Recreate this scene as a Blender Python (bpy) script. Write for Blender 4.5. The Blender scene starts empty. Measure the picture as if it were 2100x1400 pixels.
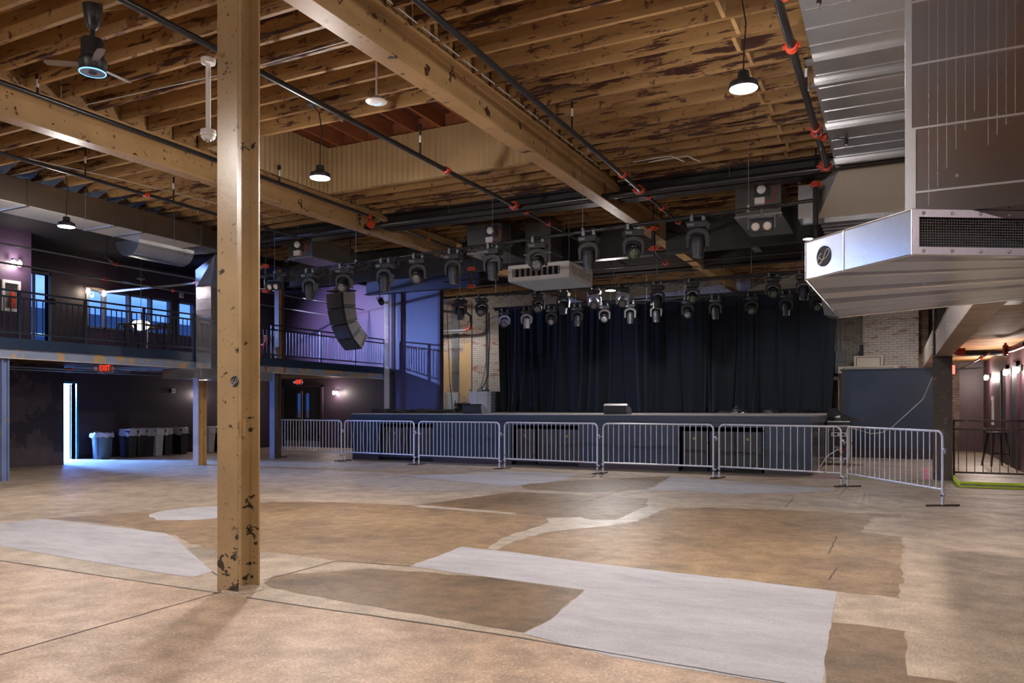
import bpy, bmesh, math, random
from mathutils import Vector, Matrix
random.seed(7)
C = bpy.context.scene.collection
SC = bpy.context.scene
PI = math.pi

# ---------------------------------------------------------------- camera
H = 1.40                       # eye height above the floor
FPX, HZ = 1590.0, 836.0        # focal length in pixels of the 2100 px wide frame, row of the horizon
YAW = math.radians(26.42)
cam_d = bpy.data.cameras.new('camera')
cam = bpy.data.objects.new('camera', cam_d); C.objects.link(cam)
cam.location = (0, 0, H)
cam.rotation_euler = (PI/2, 0, YAW)
cam_d.sensor_width = 36.0
cam_d.lens = 36.0*FPX/2100.0
cam_d.shift_y = (HZ-700.0)/2100.0
cam_d.clip_start = 0.05; cam_d.clip_end = 300
SC.camera = cam

# ---------------------------------------------------------------- exposure
SC.view_settings.view_transform = 'Standard'
SC.view_settings.look = 'None'
SC.view_settings.gamma = 1.0
SC.view_settings.use_curve_mapping = False
SC.view_settings.exposure = 0.70

# ---------------------------------------------------------------- dusk sky seen through the windows
W = bpy.data.worlds.new('dusk_sky'); SC.world = W; W.use_nodes = True
nt = W.node_tree; nt.nodes.clear()
wo = nt.nodes.new('ShaderNodeOutputWorld'); bg = nt.nodes.new('ShaderNodeBackground')
tc = nt.nodes.new('ShaderNodeTexCoord'); mp = nt.nodes.new('ShaderNodeMapping')
mp.inputs['Scale'].default_value = (1.2, 1.2, 9.0)
nz = nt.nodes.new('ShaderNodeTexNoise'); nz.inputs['Scale'].default_value = 2.2; nz.inputs['Detail'].default_value = 6
cr = nt.nodes.new('ShaderNodeValToRGB')
cr.color_ramp.elements[0].position = 0.35; cr.color_ramp.elements[0].color = (0.05, 0.16, 0.62, 1)
cr.color_ramp.elements[1].position = 0.72; cr.color_ramp.elements[1].color = (0.30, 0.48, 1.0, 1)
nt.links.new(tc.outputs['Generated'], mp.inputs['Vector']); nt.links.new(mp.outputs['Vector'], nz.inputs['Vector'])
nt.links.new(nz.outputs['Fac'], cr.inputs['Fac']); nt.links.new(cr.outputs['Color'], bg.inputs['Color'])
bg.inputs['Strength'].default_value = 1.5
nt.links.new(bg.outputs['Background'], wo.inputs['Surface'])

# ---------------------------------------------------------------- room lamps
LAMP_Y = (-3.0, 2.4, 7.7, 18.4)
LAMP_Z = 4.32
def point(name, loc, col, power, rad=0.13, parent=None):
    l = bpy.data.lights.new(name, 'POINT'); l.color = col; l.energy = power; l.shadow_soft_size = rad
    o = bpy.data.objects.new(name, l); C.objects.link(o); o.location = loc
    if parent: o.parent = parent; o.location = Vector(loc)-wloc(parent)
    return o
def spot(name, loc, target, col, power, ang, blend=0.4, rad=0.05):
    l = bpy.data.lights.new(name, 'SPOT'); l.color = col; l.energy = power; l.spot_size = ang; l.spot_blend = blend
    l.shadow_soft_size = rad
    o = bpy.data.objects.new(name, l); C.objects.link(o); o.location = loc
    d = Vector(target)-Vector(loc); o.rotation_euler = d.to_track_quat('-Z', 'Y').to_euler()
    return o

# ---------------------------------------------------------------- projection helpers (used to read distances off the photograph)
CA, SA = math.cos(YAW), math.sin(YAW)
def ray(u, v):
    t = (u-1050.0)/FPX
    return Vector((t*CA-SA, t*SA+CA, (HZ-v)/FPX))
def P(u, v, x=None, y=None, z=None, d=None):
    r = ray(u, v)
    if x is not None: k = x/r.x
    elif y is not None: k = y/r.y
    elif z is not None: k = (z-H)/r.z
    else: k = d
    return Vector((0, 0, H)) + r*k
def XY(u, y): r = ray(u, 0); return r.x/r.y*y       # x on the plane y = const
def YX(u, x): r = ray(u, 0); return r.y/r.x*x       # y on the plane x = const

# ---------------------------------------------------------------- object helpers
def wloc(o):
    v = Vector(o.location)
    p = o.parent
    while p: v += Vector(p.location); p = p.parent
    return v
def tag(o, label=None, cat=None, group=None, kind=None):
    if label: o['label'] = label
    if cat: o['category'] = cat
    if group: o['group'] = group
    if kind: o['kind'] = kind
    return o
def thing(name, label, cat, loc=(0, 0, 0), rz=0, group=None):
    o = bpy.data.objects.new(name, None); C.objects.link(o)
    o.location = loc; o.rotation_euler = (0, 0, rz); o.empty_display_size = 0.1
    return tag(o, label, cat, group)
def struct(o): o['kind'] = 'structure'; return o
class MB:
    def __init__(s): s.v = []; s.f = []; s.m = []
    def add(s, vs, fs, mi=0, M=None):
        b = len(s.v)
        s.v += [tuple(M @ Vector(p)) if M else tuple(p) for p in vs]
        s.f += [tuple(i+b for i in f) for f in fs]; s.m += [mi]*len(fs)
        return s
    def box(s, x0, x1, y0, y1, z0, z1, mi=0, M=None):
        vs = [(x0,y0,z0),(x1,y0,z0),(x1,y1,z0),(x0,y1,z0),(x0,y0,z1),(x1,y0,z1),(x1,y1,z1),(x0,y1,z1)]
        return s.add(vs, [(0,3,2,1),(4,5,6,7),(0,1,5,4),(1,2,6,5),(2,3,7,6),(3,0,4,7)], mi, M)
    def cbox(s, c, sz, mi=0, M=None):
        return s.box(c[0]-sz[0]/2, c[0]+sz[0]/2, c[1]-sz[1]/2, c[1]+sz[1]/2, c[2]-sz[2]/2, c[2]+sz[2]/2, mi, M)
    def hexa(s, lo, hi, mi=0):                        # two matching rings of points, bottom and top
        n = len(lo)
        fs = [tuple(reversed(range(n))), tuple(range(n, 2*n))] + [(i, (i+1) % n, n+(i+1) % n, n+i) for i in range(n)]
        return s.add(list(lo)+list(hi), fs, mi)
    def prism(s, poly, axis, a, b, mi=0, M=None):     # 2-D outline extruded along an axis
        def pt(p, t): return {'x': (t, p[0], p[1]), 'y': (p[0], t, p[1]), 'z': (p[0], p[1], t)}[axis]
        n = len(poly)
        vs = [pt(p, a) for p in poly]+[pt(p, b) for p in poly]
        fs = [tuple(range(n)), tuple(reversed(range(n, 2*n)))] + [(i, n+i, n+(i+1) % n, (i+1) % n) for i in range(n)]
        return s.add(vs, fs, mi, M)
    def tube(s, pts, r, n=10, mi=0, M=None, cap=True):
        pts = [Vector(p) for p in pts]; k = len(pts)
        rs = r if isinstance(r, (list, tuple)) else [r]*k
        t0 = (pts[1]-pts[0]).normalized()
        up = Vector((0, 0, 1)) if abs(t0.z) < 0.9 else Vector((1, 0, 0))
        nrm = t0.cross(up).normalized(); vs = []
        for i, p in enumerate(pts):
            t = (pts[min(i+1, k-1)]-pts[max(i-1, 0)])
            t = t.normalized() if t.length > 1e-9 else t0
            nrm = (nrm-t*nrm.dot(t)).normalized(); b = t.cross(nrm)
            for j in range(n):
                a = 2*PI*j/n
                vs.append(p+(nrm*math.cos(a)+b*math.sin(a))*rs[i])
        fs = []
        for i in range(k-1):
            for j in range(n):
                fs.append((i*n+j, i*n+(j+1) % n, (i+1)*n+(j+1) % n, (i+1)*n+j))
        if cap: fs.append(tuple(reversed(range(n)))); fs.append(tuple((k-1)*n+j for j in range(n)))
        return s.add(vs, fs, mi, M)
    def lathe(s, prof, c=(0, 0, 0), n=24, mi=0, M=None):   # prof: (radius, z)
        vs = []; k = len(prof)
        for r, z in prof:
            for j in range(n):
                a = 2*PI*j/n; vs.append((c[0]+r*math.cos(a), c[1]+r*math.sin(a), c[2]+z))
        fs = [(i*n+j, i*n+(j+1) % n, (i+1)*n+(j+1) % n, (i+1)*n+j) for i in range(k-1) for j in range(n)]
        fs.append(tuple(reversed(range(n)))); fs.append(tuple((k-1)*n+j for j in range(n)))
        return s.add(vs, fs, mi, M)
    def build(s, name, mats, parent=None, world=True, smooth=False, bevel=0, kind=None, fix=True):
        me = bpy.data.meshes.new(name); o = bpy.data.objects.new(name, me); C.objects.link(o)
        vs = s.v
        if parent:
            o.parent = parent
            if world:
                off = wloc(parent); vs = [(a-off.x, b-off.y, c-off.z) for a, b, c in vs]
        else:
            xs = [p[0] for p in vs]; ys = [p[1] for p in vs]; zs = [p[2] for p in vs]
            off = Vector(((min(xs)+max(xs))/2, (min(ys)+max(ys))/2, min(zs))); o.location = off
            vs = [(a-off.x, b-off.y, c-off.z) for a, b, c in vs]
        me.from_pydata(vs, [], s.f)
        if not isinstance(mats, (list, tuple)): mats = [mats]
        for m in mats: me.materials.append(m)
        for p, mi in zip(me.polygons, s.m): p.material_index = mi
        if fix:
            bm = bmesh.new(); bm.from_mesh(me); bmesh.ops.recalc_face_normals(bm, faces=bm.faces); bm.to_mesh(me); bm.free()
        if smooth:
            me.polygons.foreach_set('use_smooth', [True]*len(me.polygons))
            try: me.set_sharp_from_angle(angle=math.radians(38))
            except Exception: pass
        if bevel:
            b = o.modifiers.new('bevel', 'BEVEL'); b.width = bevel; b.segments = 2; b.limit_method = 'ANGLE'
        if kind: o['kind'] = kind
        return o
def copy_tree(o, parent=None):
    c = o.copy(); C.objects.link(c)
    if parent: c.parent = parent
    for ch in list(o.children): copy_tree(ch, c)
    return c
def arc(c, r, a0, a1, n, plane='xz', k=0.0):
    out = []
    for i in range(n+1):
        a = a0+(a1-a0)*i/n; p, q = c[0]+r*math.cos(a), c[1]+r*math.sin(a)
        out.append({'xz': (p, k, q), 'xy': (p, q, k), 'yz': (k, p, q)}[plane])
    return out

# ---------------------------------------------------------------- materials
def _new(name):
    m = bpy.data.materials.new(name); m.use_nodes = True
    nt = m.node_tree; b = nt.nodes['Principled BSDF']
    return m, nt, b
def _noise(nt, scale, detail=5, stretch=(1, 1, 1), rough=0.6, off=(0, 0, 0), vec=None):
    if vec is None:
        tc = nt.nodes.new('ShaderNodeNewGeometry'); vec = tc.outputs['Position']
    mp = nt.nodes.new('ShaderNodeMapping'); mp.inputs['Scale'].default_value = stretch; mp.inputs['Location'].default_value = off
    n = nt.nodes.new('ShaderNodeTexNoise'); n.inputs['Scale'].default_value = scale; n.inputs['Detail'].default_value = detail
    n.inputs['Roughness'].default_value = rough
    nt.links.new(vec, mp.inputs['Vector']); nt.links.new(mp.outputs['Vector'], n.inputs['Vector'])
    return n.outputs['Fac']
def _ramp(nt, fac, stops):
    r = nt.nodes.new('ShaderNodeValToRGB'); e = r.color_ramp.elements
    e[0].position, e[0].color = stops[0][0], (*stops[0][1], 1); e[1].position, e[1].color = stops[-1][0], (*stops[-1][1], 1)
    for p, c in stops[1:-1]:
        x = e.new(p); x.color = (*c, 1)
    nt.links.new(fac, r.inputs['Fac']); return r.outputs['Color']
def _mask(nt, fac, lo, hi):
    return _ramp(nt, fac, [(lo, (0, 0, 0)), (hi, (1, 1, 1))])
def _mix(nt, fac, a, b, mode='MIX'):
    m = nt.nodes.new('ShaderNodeMix'); m.data_type = 'RGBA'; m.blend_type = mode
    if isinstance(fac, (int, float)): m.inputs['Factor'].default_value = fac
    else: nt.links.new(fac, m.inputs['Factor'])
    for i, x in ((6, a), (7, b)):
        if isinstance(x, tuple): m.inputs[i].default_value = (*x, 1)
        else: nt.links.new(x, m.inputs[i])
    return m.outputs[2]
def _bump(nt, b, h, strength=0.3, dist=0.01):
    n = nt.nodes.new('ShaderNodeBump'); n.inputs['Strength'].default_value = strength; n.inputs['Distance'].default_value = dist
    nt.links.new(h, n.inputs['Height']); nt.links.new(n.outputs['Normal'], b.inputs['Normal'])
def paint(name, c1, c2=None, rough=0.5, metal=0.0, scale=3.0, stretch=(1, 1, 1), chips=None, chip=(0.60, 0.64), chip_scale=6.0,
          chip_stretch=(1, 1, 1), spec=0.5, bump=0.0, chip2=None, base_wear=0.0):
    m, nt, b = _new(name)
    c2 = c2 or tuple(x*0.75 for x in c1)
    col = _ramp(nt, _noise(nt, scale, 5, stretch), [(0.35, c1), (0.68, c2)])
    if chips:
        f = _noise(nt, chip_scale, 8, chip_stretch, 0.65, (3.1, 1.7, 9.2))
        if base_wear:
            g_ = nt.nodes.new('ShaderNodeNewGeometry'); s_ = nt.nodes.new('ShaderNodeSeparateXYZ'); nt.links.new(g_.outputs['Position'], s_.inputs[0])
            r_ = nt.nodes.new('ShaderNodeMapRange'); r_.inputs['From Min'].default_value = 0.9; r_.inputs['From Max'].default_value = 0.0
            r_.inputs['To Min'].default_value = 0.0; r_.inputs['To Max'].default_value = base_wear; nt.links.new(s_.outputs['Z'], r_.inputs['Value'])
            a_ = nt.nodes.new('ShaderNodeMath'); a_.operation = 'ADD'; nt.links.new(f, a_.inputs[0]); nt.links.new(r_.outputs['Result'], a_.inputs[1]); f = a_.outputs[0]
        col = _mix(nt, _mask(nt, f, *chip), col, chips)
    if chip2:                                         # (colour, lo, hi, scale)
        f = _noise(nt, chip2[3], 7, (1, 1, 1), 0.6, (13.1, 4.7, 2.2)); col = _mix(nt, _mask(nt, f, chip2[1], chip2[2]), col, chip2[0])
    nt.links.new(col, b.inputs['Base Color'])
    b.inputs['Roughness'].default_value = rough; b.inputs['Metallic'].default_value = metal
    b.inputs['Specular IOR Level'].default_value = spec
    if bump: _bump(nt, b, _noise(nt, chip_scale*3, 6, chip_stretch), bump, 0.006)
    return m
def emis(name, col, strength):
    m, nt, b = _new(name)
    b.inputs['Base Color'].default_value = (*[min(c, 1)*0.5 for c in col], 1)
    b.inputs['Emission Color'].default_value = (*col, 1); b.inputs['Emission Strength'].default_value = strength
    return m
def galv(name, c=(0.62, 0.63, 0.66), rough=0.34, streak=(1, 1, 1), metal=0.92, dark=0.7):
    m, nt, b = _new(name)
    n1 = _noise(nt, 1.3, 4, streak); n2 = _noise(nt, 38, 3, (1, 1, 1))
    col = _ramp(nt, n1, [(0.3, c), (0.7, tuple(x*dark for x in c))])
    col = _mix(nt, 0.10, col, _ramp(nt, n2, [(0.35, tuple(x*0.7 for x in c)), (0.65, tuple(min(1, x*1.2) for x in c))]))
    nt.links.new(col, b.inputs['Base Color']); b.inputs['Metallic'].default_value = metal
    r = nt.nodes.new('ShaderNodeMapRange'); r.inputs['To Min'].default_value = rough*0.75; r.inputs['To Max'].default_value = rough*1.35
    nt.links.new(n1, r.inputs['Value']); nt.links.new(r.outputs['Result'], b.inputs['Roughness'])
    _bump(nt, b, _noise(nt, 1.6, 1, streak), 0.10, 0.03)
    return m
def brick(name, axis, c1, c2, mortar, white=None, wh=(0.45, 0.6), wscale=1.3, plaster=None):
    m, nt, b = _new(name)
    tc = nt.nodes.new('ShaderNodeNewGeometry'); sp = nt.nodes.new('ShaderNodeSeparateXYZ'); cb = nt.nodes.new('ShaderNodeCombineXYZ')
    nt.links.new(tc.outputs['Position'], sp.inputs[0])
    nt.links.new(sp.outputs['X' if axis == 'x' else 'Y'], cb.inputs[0]); nt.links.new(sp.outputs['Z'], cb.inputs[1])
    k = nt.nodes.new('ShaderNodeTexBrick'); nt.links.new(cb.outputs[0], k.inputs['Vector'])
    k.inputs['Scale'].default_value = 1.0; k.inputs['Brick Width'].default_value = 0.215; k.inputs['Row Height'].default_value = 0.072
    k.inputs['Mortar Size'].default_value = 0.008; k.inputs['Mortar Smooth'].default_value = 0.4; k.inputs['Bias'].default_value = -0.1
    k.inputs['Color1'].default_value = (*c1, 1); k.inputs['Color2'].default_value = (*c2, 1); k.inputs['Mortar'].default_value = (*mortar, 1)
    col = k.outputs['Color']
    if white:
        f = _noise(nt, wscale, 9, (0.8, 0.8, 2.4), 0.72)
        col = _mix(nt, _mask(nt, f, *wh), white, col)
        col = _mix(nt, 1.0, col, _ramp(nt, k.outputs['Fac'], [(0.2, (1, 1, 1)), (1.0, (0.50, 0.46, 0.43))]), 'MULTIPLY')
    if plaster:
        f = _noise(nt, 0.8, 7, (1, 1, 0.7), 0.6, (4, 2, 7.3))
        col = _mix(nt, _mask(nt, f, plaster[1], plaster[1]+0.02), col, plaster[0])
    nt.links.new(col, b.inputs['Base Color']); b.inputs['Roughness'].default_value = 0.85
    inv = nt.nodes.new('ShaderNodeMath'); inv.operation = 'SUBTRACT'; inv.inputs[0].default_value = 1.0
    nt.links.new(k.outputs['Fac'], inv.inputs[1]); _bump(nt, b, inv.outputs[0], 0.5, 0.006)
    return m
def planks(name, axis, width, c1, c2, gap, rough=0.7, chips=None, chip=(0.6, 0.66)):
    """boards: 'axis' is the axis ACROSS the boards"""
    m, nt, b = _new(name)
    tc = nt.nodes.new('ShaderNodeNewGeometry'); sp = nt.nodes.new('ShaderNodeSeparateXYZ'); nt.links.new(tc.outputs['Position'], sp.inputs[0])
    d = nt.nodes.new('ShaderNodeMath'); d.operation = 'DIVIDE'; d.inputs[1].default_value = width
    nt.links.new(sp.outputs[axis], d.inputs[0])
    fr = nt.nodes.new('ShaderNodeMath'); fr.operation = 'FRACT'; nt.links.new(d.outputs[0], fr.inputs[0])
    fl = nt.nodes.new('ShaderNodeMath'); fl.operation = 'FLOOR'; nt.links.new(d.outputs[0], fl.inputs[0])
    wn = nt.nodes.new('ShaderNodeTexWhiteNoise'); wn.noise_dimensions = '1D'; nt.links.new(fl.outputs[0], wn.inputs['W'])
    col = _ramp(nt, wn.outputs['Value'], [(0.0, c1), (1.0, c2)])
    st = (8, 0.6, 4) if axis == 'X' else (0.6, 8, 4)
    col = _mix(nt, 0.35, col, _ramp(nt, _noise(nt, 4, 6, st), [(0.3, tuple(x*1.25 for x in c1)), (0.7, tuple(x*0.5 for x in c2))]))
    if chips:
        col = _mix(nt, _mask(nt, _noise(nt, 2.5, 8, (1, 1, 1), 0.7, (5, 3, 1)), *chip), col, chips)
    edge = _ramp(nt, fr.outputs[0], [(0.0, (1, 1, 1)), (0.04, (0, 0, 0)), (0.96, (0, 0, 0)), (1.0, (1, 1, 1))])
    col = _mix(nt, edge, col, gap)
    nt.links.new(col, b.inputs['Base Color']); b.inputs['Roughness'].default_value = rough
    return m
def glass(name, tint=(0.8, 0.9, 1.0), refl=0.08):
    m = bpy.data.materials.new(name); m.use_nodes = True; nt = m.node_tree; nt.nodes.clear()
    o = nt.nodes.new('ShaderNodeOutputMaterial'); t = nt.nodes.new('ShaderNodeBsdfTransparent'); g = nt.nodes.new('ShaderNodeBsdfGlossy')
    t.inputs[0].default_value = (*tint, 1); g.inputs['Roughness'].default_value = 0.03
    mx = nt.nodes.new('ShaderNodeMixShader'); mx.inputs[0].default_value = refl
    nt.links.new(t.outputs[0], mx.inputs[1]); nt.links.new(g.outputs[0], mx.inputs[2]); nt.links.new(mx.outputs[0], o.inputs[0])
    return m
def concrete(name, c1, c2, c3, speck=None, scale=0.55, rough=0.55, con=1.0, streak=(1, 1, 1)):
    m, nt, b = _new(name)
    col = _ramp(nt, _noise(nt, scale, 8, streak, 0.62), [(0.36, c1), (0.49, c2), (0.64, c3)])
    f2 = _noise(nt, scale*7, 8, streak, 0.7, (7, 3, 0))
    col = _mix(nt, 0.55*con, col, _ramp(nt, f2, [(0.38, tuple(min(1, x*1.28) for x in c2)), (0.62, tuple(x*0.58 for x in c2))]))
    blot = _mask(nt, _noise(nt, scale*1.7, 6, streak, 0.55, (21, 8, 0)), 0.55, 0.68)
    mm = nt.nodes.new('ShaderNodeMath'); mm.operation = 'MULTIPLY'; mm.inputs[1].default_value = 0.5*con
    nt.links.new(blot, mm.inputs[0]); col = _mix(nt, mm.outputs[0], col, tuple(x*0.42 for x in c3))
    fine = _noise(nt, 55, 4, (1, 1, 1), 0.7)
    col = _mix(nt, 0.9*con, col, _ramp(nt, fine, [(0.36, (1.25, 1.25, 1.25)), (0.64, (0.66, 0.64, 0.62))]), 'MULTIPLY')
    if speck:
        v = nt.nodes.new('ShaderNodeTexVoronoi'); v.inputs['Scale'].default_value = 42
        tc = nt.nodes.new('ShaderNodeNewGeometry'); nt.links.new(tc.outputs['Position'], v.inputs['Vector'])
        dm = _mask(nt, v.outputs['Distance'], 0.16, 0.30)
        sel = nt.nodes.new('ShaderNodeSeparateColor'); nt.links.new(v.outputs['Color'], sel.inputs[0])
        s2 = _mask(nt, sel.outputs[0], 0.70, 0.72)
        iv = nt.nodes.new('ShaderNodeMath'); iv.operation = 'SUBTRACT'; iv.inputs[0].default_value = 1; nt.links.new(dm, iv.inputs[1])
        mu = nt.nodes.new('ShaderNodeMath'); mu.operation = 'MULTIPLY'; nt.links.new(iv.outputs[0], mu.inputs[0]); nt.links.new(s2, mu.inputs[1])
        mu2 = nt.nodes.new('ShaderNodeMath'); mu2.operation = 'MULTIPLY'; mu2.inputs[1].default_value = 0.6; nt.links.new(mu.outputs[0], mu2.inputs[0])
        col = _mix(nt, mu2.outputs[0], col, speck)
    nt.links.new(col, b.inputs['Base Color'])
    r = nt.nodes.new('ShaderNodeMapRange'); r.inputs['To Min'].default_value = rough*0.7; r.inputs['To Max'].default_value = rough*1.35
    nt.links.new(f2, r.inputs['Value']); nt.links.new(r.outputs['Result'], b.inputs['Roughness'])
    b.inputs['Specular IOR Level'].default_value = 0.4
    _bump(nt, b, fine, 0.15, 0.004)
    return m
M = {}
RUST = (0.055, 0.022, 0.012)
M['tan'] = paint('tan_steel_paint', (0.43, 0.27, 0.125), (0.32, 0.195, 0.085), 0.42, scale=1.2, chips=RUST, chip=(0.625, 0.635), chip_scale=3.6, chip2=(RUST, 0.65, 0.66, 12))
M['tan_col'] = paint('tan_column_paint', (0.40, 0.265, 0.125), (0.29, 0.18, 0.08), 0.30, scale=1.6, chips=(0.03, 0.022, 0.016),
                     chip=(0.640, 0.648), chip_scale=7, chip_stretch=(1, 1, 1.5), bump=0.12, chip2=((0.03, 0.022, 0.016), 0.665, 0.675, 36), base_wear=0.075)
M['tan_col_shaded'] = paint('tan_column_shaded', (0.31, 0.21, 0.11), (0.235, 0.155, 0.08), 0.28, scale=1.6, chips=(0.03, 0.022, 0.016),  # column tan made darker: shade put into the front flange colour
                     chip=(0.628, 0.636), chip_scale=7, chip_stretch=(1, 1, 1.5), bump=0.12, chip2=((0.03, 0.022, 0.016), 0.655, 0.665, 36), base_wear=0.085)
M['joist'] = paint('joist_paint', (0.35, 0.205, 0.082), (0.20, 0.105, 0.038), 0.6, scale=1.5, stretch=(0.5, 1, 3), chips=(0.055, 0.02, 0.012),
                   chip=(0.57, 0.60), chip_scale=6.0, chip_stretch=(0.28, 2.0, 2.4), chip2=((0.09, 0.035, 0.02), 0.60, 0.66, 9))
M['joist2'] = paint('joist_paint_peeled', (0.36, 0.215, 0.088), (0.20, 0.105, 0.038), 0.6, scale=1.3, stretch=(0.5, 1, 3), chips=(0.05, 0.018, 0.012),
                   chip=(0.52, 0.55), chip_scale=5.0, chip_stretch=(0.26, 2.0, 2.4), chip2=((0.09, 0.035, 0.02), 0.58, 0.64, 8))
M['block'] = paint('pale_wood', (0.50, 0.33, 0.15), (0.38, 0.23, 0.10), 0.6, scale=5)
M['deck'] = planks('deck_boards', 'X', 0.135, (0.36, 0.22, 0.09), (0.27, 0.15, 0.055), (0.03, 0.015, 0.008), chips=(0.05, 0.02, 0.01))
M['redwood'] = planks('shaft_boards', 'Y', 0.14, (0.13, 0.035, 0.018), (0.08, 0.02, 0.012), (0.01, 0.004, 0.003))
M['rafter'] = paint('red_rafter', (0.30, 0.10, 0.035), (0.20, 0.06, 0.025), 0.6, scale=3, stretch=(3, 0.4, 3))
M['darkdeck'] = paint('dark_ceiling_paint', (0.010, 0.009, 0.014), (0.007, 0.006, 0.010), 0.85, spec=0.15)
M['black'] = paint('black_steel', (0.020, 0.019, 0.020), (0.011, 0.010, 0.011), 0.42)
M['girder'] = paint('dark_girder', (0.017, 0.013, 0.013), (0.010, 0.008, 0.009), 0.5, chips=(0.10, 0.05, 0.03), chip=(0.68, 0.70), chip_scale=4)
M['pipe'] = paint('black_pipe', (0.018, 0.018, 0.021), (0.010, 0.010, 0.012), 0.28)
M['redcoup'] = paint('red_coupling', (0.50, 0.055, 0.018), (0.36, 0.03, 0.012), 0.4, scale=20)
M['whitetag'] = paint('white_tag', (0.62, 0.58, 0.55), (0.5, 0.47, 0.44), 0.6)
M['galv'] = galv('galvanised_sheet', (0.60, 0.61, 0.63), 0.24)
M['galv_bright'] = galv('galvanised_bright', (0.74, 0.76, 0.80), 0.20, (0.3, 1, 1), dark=0.85)
M['galv_cream'] = galv('galvanised_cream', (0.72, 0.68, 0.60), 0.40, (0.3, 1, 1), metal=0.55, dark=0.9)
M['galv_dull'] = galv('galvanised_dull', (0.27, 0.23, 0.19), 0.30, (1, 0.5, 1))
M['galv_dark'] = galv('galvanised_dark', (0.34, 0.33, 0.32), 0.22, (1, 1, 0.6))
M['whitemetal'] = paint('white_register', (0.62, 0.63, 0.62), (0.50, 0.50, 0.49), 0.4)
M['white'] = paint('white_plastic', (0.72, 0.70, 0.68), (0.66, 0.64, 0.62), 0.4)
M['lampbody'] = paint('lamp_housing', (0.02, 0.02, 0.022), (0.012, 0.012, 0.014), 0.4)
M['lamp_on'] = emis('lamp_lens', (1.0, 0.96, 1.0), 16)
M['bulb_warm'] = emis('warm_bulb', (1.0, 0.82, 0.62), 22)
M['bulb_pink'] = emis('sconce_bulb', (1.0, 0.80, 0.78), 26)
M['navy'] = paint('navy_paint', (0.012, 0.026, 0.056), (0.009, 0.021, 0.046), 0.38, scale=1.5)
M['navyrail'] = paint('navy_rail', (0.012, 0.020, 0.034), (0.009, 0.016, 0.026), 0.35, scale=6)
M['purple'] = paint('plum_paint', (0.065, 0.040, 0.075), (0.052, 0.033, 0.062), 0.42, scale=1.0)
M['darkpurple'] = paint('dark_plum', (0.026, 0.015, 0.026), (0.020, 0.012, 0.020), 0.5, scale=1.2)
M['stain'] = paint('stained_plum', (0.060, 0.040, 0.042), (0.035, 0.022, 0.026), 0.6, scale=2.0, chips=(0.016, 0.009, 0.014), chip=(0.50, 0.515), chip_scale=0.9)
M['bluebeam'] = paint('blue_gray_beam', (0.23, 0.26, 0.36), (0.16, 0.19, 0.28), 0.5, scale=1.4, chips=(0.42, 0.26, 0.11), chip=(0.535, 0.55), chip_scale=3.4,
                      chip_stretch=(1, 1, 1), chip2=((0.04, 0.04, 0.05), 0.68, 0.70, 5))
M['bluecol'] = paint('blue_column', (0.15, 0.20, 0.36), (0.11, 0.14, 0.26), 0.45, scale=2, chips=(0.34, 0.22, 0.13), chip=(0.62, 0.64), chip_scale=7)
M['lilaccol'] = paint('lilac_column', (0.42, 0.38, 0.44), (0.33, 0.30, 0.36), 0.5, chips=(0.06, 0.05, 0.06), chip=(0.66, 0.68), chip_scale=14)
M['burnt'] = paint('scorched_tan', (0.40, 0.24, 0.09), (0.30, 0.17, 0.06), 0.5, chips=(0.03, 0.02, 0.015), chip=(0.60, 0.66), chip_scale=2.6)
M['browncol'] = paint('brown_steel', (0.070, 0.046, 0.034), (0.045, 0.030, 0.024), 0.5, chips=(0.18, 0.12, 0.085), chip=(0.60, 0.66), chip_scale=6)
M['beamwhite'] = paint('whitewashed_steel', (0.50, 0.43, 0.36), (0.40, 0.33, 0.26), 0.55, scale=2, stretch=(1, 0.5, 2))
M['beamunder'] = paint('worn_beam_flange', (0.38, 0.27, 0.18), (0.26, 0.17, 0.10), 0.55, scale=4, chips=(0.10, 0.06, 0.04), chip=(0.60, 0.66), chip_scale=6)
M['brickwhite'] = brick('whitewashed_brick', 'x', (0.30, 0.12, 0.07), (0.22, 0.10, 0.07), (0.34, 0.28, 0.22), (0.48, 0.44, 0.40), (0.53, 0.63), 3.0)
M['bricktan'] = brick('plastered_brick', 'x', (0.30, 0.13, 0.08), (0.24, 0.12, 0.08), (0.36, 0.30, 0.24), (0.44, 0.38, 0.32), (0.50, 0.60), 3.0, ((0.50, 0.34, 0.17), 0.47))
M['brickdark'] = brick('bare_brick', 'x', (0.13, 0.06, 0.04), (0.09, 0.05, 0.035), (0.16, 0.12, 0.10), (0.20, 0.16, 0.13), (0.42, 0.60), 2.0)
M['brickdim'] = brick('grey_washed_brick', 'x', (0.16, 0.09, 0.06), (0.12, 0.08, 0.06), (0.20, 0.17, 0.14), (0.24, 0.22, 0.19), (0.53, 0.63), 3.0)
M['barr'] = paint('galvanised_tube', (0.50, 0.50, 0.56), (0.42, 0.42, 0.47), 0.42, metal=0.35, scale=9, chips=(0.36, 0.14, 0.05), chip=(0.60, 0.68), chip_scale=7)
M['rustfoot'] = paint('rusty_steel', (0.10, 0.07, 0.055), (0.06, 0.045, 0.04), 0.6, metal=0.3, scale=20)
M['curtain'] = paint('black_velour', (0.0055, 0.0085, 0.014), (0.004, 0.006, 0.010), 0.85, scale=8, spec=0.25)
M['curtain'].node_tree.nodes['Principled BSDF'].inputs['Sheen Weight'].default_value = 0.15
M['curtain'].node_tree.nodes['Principled BSDF'].inputs['Sheen Tint'].default_value = (0.45, 0.58, 0.80, 1)
M['stagetop'] = paint('stage_floor', (0.30, 0.27, 0.26), (0.22, 0.20, 0.19), 0.45, scale=2)
M['spk'] = paint('speaker_black', (0.018, 0.018, 0.022), (0.012, 0.012, 0.015), 0.48, scale=12)
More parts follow.
